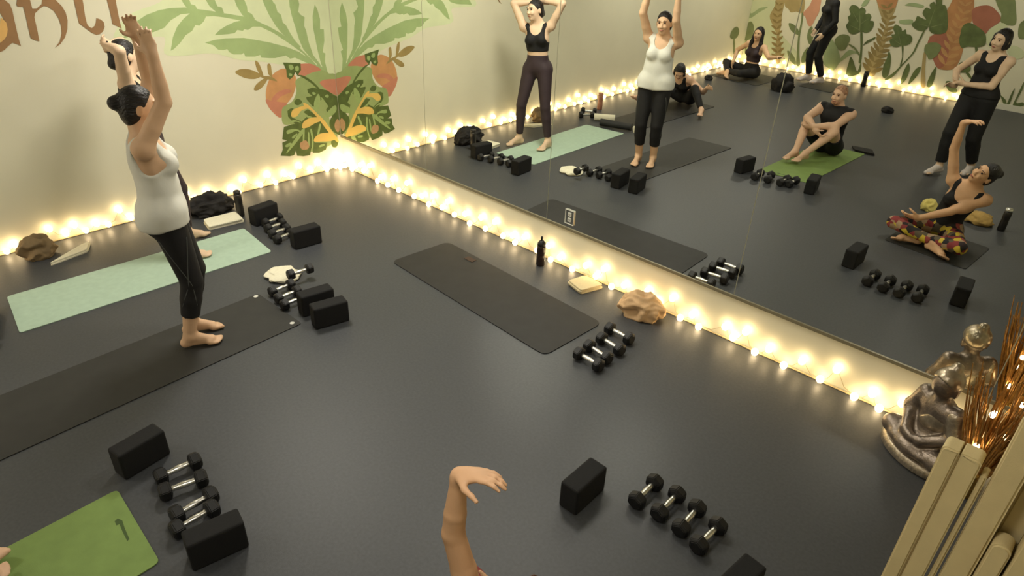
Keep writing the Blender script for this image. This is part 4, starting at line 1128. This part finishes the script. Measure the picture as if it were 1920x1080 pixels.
# 1. woman in the white tank top, arms overhead
b1 = Body((0, -.03, .945), bulk=.006, pr=(0, 0, -2), cr=(0, -4, 2), hr=(4, 2, -4), shrug=(.035, .025),
          arms={'L': ('fk', (-.25, .36, .90), (.16, -.05, .97)), 'R': ('fk', (-.10, .54, .84), (-.06, -.02, 1.0))},
          legs={'L': ((-.085, -.04, .086), (0, 1, 0)), 'R': ((.085, -.06, .086), (0, 1, 0))},
          hand={'L': ((.35, -.15, .9), (.3, -.9, 0), .5), 'R': ((-.45, -.15, .9), (-.3, -.9, 0), .5)}, foot={'L': ((-.06, 1, 0), (0, 0, 1)), 'R': ((.04, 1, 0), (0, 0, 1))})
p1 = person('woman in white tank top and black capri leggings standing with arms overhead', (2.315, -2.735, MT), -20, b1, M_skinA, .0075, 1.03)
leggings(b1, p1, M_blk2, upto=.62, waist=.0, g=.008, name='capri_leggings')
top(b1, p1, M_wht, lo=-.36, g=.010, loose=.005, armhole=.060)
M_pipe = mat('grey piping', (.30, .31, .30), rough=.7)
for q in (-1, 1):
    for a0, a1 in ((150, 60), (40, 140)):
        pts = []
        for t in np.linspace(.22, 1.38, 22):
            c_, r_ = (b1.hip[q] + (b1.kn[q] - b1.hip[q]) * t, .088 + (.056 - .088) * t) if t <= 1 else (b1.kn[q] + (b1.an[q] - b1.kn[q]) * (t - 1), .053)
            an_ = math.radians(a0 + (a1 - a0) * (t - .22) / 1.16); r_ += .0122
            pts.append(c_ + np.array([q * math.sin(an_), math.cos(an_), 0]) * r_)
        V, F = tube(pts, .0032, 6); mesh_obj('piping', V, F, M_pipe, p1, smooth=True)
hair(b1, p1, M_hairK, 'bun', bun=(0, -.115, .03)); b1.face(p1, M_brow)

# 2. woman in the black sports bra, hands behind her head
b2 = Body((-.03, -.085, .940), pr=(-8, 0, -1), cr=(-12, -5, -6), hr=(22, 0, -8), shrug=(.03, .03),
          arms={'L': ('ik', (-.16, -.185, 1.63), (-1, .25, .45)), 'R': ('ik', (-.03, -.205, 1.65), (1, .15, .60))},
          legs={'L': ((-.165, .05, .086), (-.1, 1, 0)), 'R': ((.20, -.02, .086), (.1, 1, 0))},
          hand={'L': ((.9, -.2, .15), (.2, -.3, -.9), .4), 'R': ((-.9, -.2, .2), (-.2, -.3, -.9), .4)}, foot={'L': ((-.5, .9, 0), (0, 0, 1)), 'R': ((-.1, 1, 0), (0, 0, 1))})
p2 = person('woman in black sports bra and plum leggings with hands behind her head', (.94, -2.23, MT), -14, b2, M_skinB, .0075, 1.03)
leggings(b2, p2, M_plum, upto=.88, waist=.0)
top(b2, p2, M_blk, lo=-.12, name='sports_bra', armhole=.066, strap=-.012)
hair(b2, p2, M_hairK, 'bun', bun=(0, -.10, -.04)); b2.face(p2, M_brow)
V, F = tube([b2.wr[1] + nrm(b2.wr[1] - b2.el[1]) * -.03 + np.array([.032 * math.cos(a), .0, .032 * math.sin(a)]) for a in np.linspace(0, 6.1, 20)], .005, 6)
mesh_obj('bracelet', V, F, M_blk, p2)

# 3. seated woman side-bending, one arm raised
b3 = Body((0, -.02, .115), pr=(0, -4, 2), cr=(-2, 8, 16), hr=(24, -18, 30), shrug=(.02, 0),
          arms={'L': ('fk', (-.28, .0, .95), (.02, .10, .99)), 'R': ('ik', (-.16, .28, .20), (1, .2, -.6))},
          legs={'L': ((.09, .34, .065), (-1, .5, .18)), 'R': ((-.10, .30, .06), (1, .62, .12))},
          hand={'L': ((.88, .2, .36), (.1, -1, .1), .42), 'R': ((-.95, .2, -.1), (0, .6, .6), .4)},
          foot={'L': ((.9, .35, 0), (.2, -.4, .9)), 'R': ((-.9, .35, 0), (-.2, -.4, .9))})
p3 = person('woman seated cross-legged in patterned leggings raising one arm overhead', (5.485, -3.105, MT), 8, b3, M_skinD, .006, 1.0)
leggings(b3, p3, M_pat, upto=.90, waist=.02, name='patterned_leggings')
top(b3, p3, M_blk, lo=-.26, neck=(.085, .13), armhole=.062)
hair(b3, p3, M_hairK, 'bun', bun=(0, -.12, .05)); b3.face(p3, M_brow)

# 4. man seated on the green mat, arms round his knees
b4 = Body((0, 0, .115), pr=(0, -14, 0), cr=(0, 12, 2), hr=(6, 4, 3), male=True,
          arms={'L': ('ik', (-.015, .44, .335), (-1, .35, .1)), 'R': ('ik', (-.06, .44, .375), (1, .1, -.15))},
          legs={'L': ((-.12, .62, .086), (-.35, .2, 1)), 'R': ((.0, .60, .086), (.45, .1, 1))},
          hand={'L': ((.75, .2, -.4), (.1, .6, .6), .7), 'R': ((-.85, .15, -.2), (-.1, .6, .6), .7)},
          foot={'L': ((-.25, 1, 0), (0, 0, 1)), 'R': ((-.2, 1, 0), (0, 0, 1))})
p4 = person('bearded man in dark sleeveless shirt hugging his knees on the green mat', (3.66, -4.96, MT), 4, b4, M_skinC, .0085, 1.02)
leggings(b4, p4, M_blk, upto=(.62,), waist=.02, name='shorts', loose=.012)
top(b4, p4, M_blk2, lo=-.28, g=.010, neck=(.055, .03), armhole=.042, name='sleeveless_shirt', strap=.07, back_scoop=-.02, collar=True)
hair(b4, p4, M_hairR, 'short'); b4.face(p4, M_brow)
fb = Field(); fb.ell(b4.H + b4.Rh @ V3(0, .045, -.075), (.050, .054, .042), b4.Rh, .02, clip=[(b4.H + b4.Rh @ V3(0, 0, -.052), b4.Rh @ V3(0, 0, 1.0))])
field_obj('beard', fb.mesh(.006), M_hairR, p4)

# 5. standing woman all in black, forearm across her waist
b5 = Body((0, 0, .925), pr=(0, 0, 0), cr=(6, 2, 3), hr=(10, 6, 8),
          arms={'L': ('ik', (-.22, .16, 1.00), (-1, -.5, -.3)), 'R': ('ik', (-.10, .20, 1.05), (1, -.5, -.5))},
          legs={'L': ((-.08, .16, .086), (0, 1, 0)), 'R': ((.11, -.20, .100), (0, 1, 0))},
          hand={'L': ((-.4, .8, .2), (.5, .3, .6), .5), 'R': ((-1, .1, .0), (0, .5, .7), .5)}, foot={'L': ((-.25, 1, 0), (0, 0, 1)), 'R': ((.15, 1, -.05), (0, 0, 1))})
p5 = person('woman all in black standing with one forearm across her waist', (5.03, -5.42, 0), 14, b5, M_skinB, .0085, 1.02)
leggings(b5, p5, M_blk, upto=.86, waist=.06, name='trousers', loose=.016)
top(b5, p5, M_blk, lo=-.30, neck=(.065, .075), armhole=.060, loose=.006)
hair(b5, p5, M_hairK, 'bob'); b5.face(p5, M_brow)
fs = Field()
for q, k in ((-1, 'L'), (1, 'R')):
    b5.do_foot(fs, q, k, .004, toes=False)
field_obj('socks', fs.mesh(.007), M_sock, p5)

# 6. person standing far off in black clothes
b6 = Body((0, 0, .925), pr=(0, 0, 0), cr=(0, 4, 0), hr=(0, 10, 0),
          arms={'L': ('fk', (-.25, .05, -1), (.35, .35, -.55)), 'R': ('fk', (.25, -.15, -1), (-.15, .45, -.75))},
          legs={'L': ((-.08, .10, .086), (0, 1, 0)), 'R': ((.09, -.08, .086), (0, 1, 0))}, foot={'L': ((-.05, 1, 0), (0, 0, 1)), 'R': ((.15, 1, 0), (0, 0, 1))})
p6 = person('person in long-sleeved black clothes standing before the plant mural', (1.84, -9.03, MT), 52, b6, M_skinB, .010, 1.02)
leggings(b6, p6, M_blk, upto=.90, waist=.03, name='trousers', res=.010, loose=.008)
f6 = Field(); b6.torso(f6, .012)
for q in (-1, 1): b6.arm(f6, q, .010)
up6 = V3(0, 0, 1); hem6 = b6.Ch - up6 * .30
f6.ops = [(o[0], o[1], o[2], o[3], o[4], [(hem6, -up6)] if i < 9 else None, o[6]) for i, o in enumerate(f6.ops)]
field_obj('long_sleeved_top', f6.mesh(.010), M_blk, p6)
hair(b6, p6, M_hairK, 'bob', res=.009); b6.face(p6)
fs = Field(); b6.do_foot(fs, -1, 'L', .006, toes=False); b6.do_foot(fs, 1, 'R', .006, toes=False)
field_obj('socks', fs.mesh(.008), M_sock, p6)

# 7. woman with long hair seated far off, one arm stretched out
b7 = Body((0, 0, .115), pr=(0, -4, 0), cr=(-10, 3, 4), hr=(-20, 0, 3),
          arms={'L': ('ik', (-.28, .18, .22), (-1, -.4, 0)), 'R': ('fk', (.85, .35, -.40), (.95, .15, .22))},
          legs={'L': ((-.15, .40, .07), (-1, .4, .25)), 'R': ((-.22, .34, .065), (1, .7, .15))},
          foot={'L': ((.8, .5, 0), (.2, -.4, .9)), 'R': ((-.9, .3, 0), (-.2, -.4, .9))})
p7 = person('long-haired woman in cropped dark top seated far off, one arm stretched sideways', (.86, -8.40, MT), 20, b7, M_skinA, .010, 1.04)
leggings(b7, p7, M_blk2, upto=.90, waist=-.01, res=.010)
top(b7, p7, M_plum, lo=-.15, res=.010, name='crop_top', neck=(.06, .06), armhole=.058)
hair(b7, p7, M_hairK, 'long', res=.009); b7.face(p7)

# 8. person bending forward while seated at the left wall
b8 = Body((0, 0, .115), pr=(0, 14, 0), cr=(0, 44, 6), hr=(-25, 50, 6),
          arms={'L': ('ik', (-.25, .50, .15), (-1, -.2, .1)), 'R': ('ik', (.55, .28, .38), (.3, -.4, -.5))},
          legs={'L': ((-.45, .58, .075), (-.6, .1, .5)), 'R': ((.60, .42, .07), (.5, .5, .25))},
          hand={'R': ((.8, .3, .1), (0, .3, .8), .4)}, foot={'L': ((-.1, .8, .5), (0, -.5, .8)), 'R': ((.5, .8, .2), (0, -.2, .9))})
p8 = person('person in black folding forward while seated by the left wall lights', (1.08, -5.70, MT), 4, b8, M_skinC, .010, 1.0)
leggings(b8, p8, M_blk, upto=.90, waist=.02, res=.010)
top(b8, p8, M_blk, lo=-.28, res=.010, armhole=.062)
hair(b8, p8, M_hairK, 'bob', res=.009); b8.face(p8)

for q, z in ((p1, MT), (p2, MT), (p3, MT), (p4, MT), (p5, 0.0), (p6, MT), (p7, MT), (p8, MT)): settle(q, z)
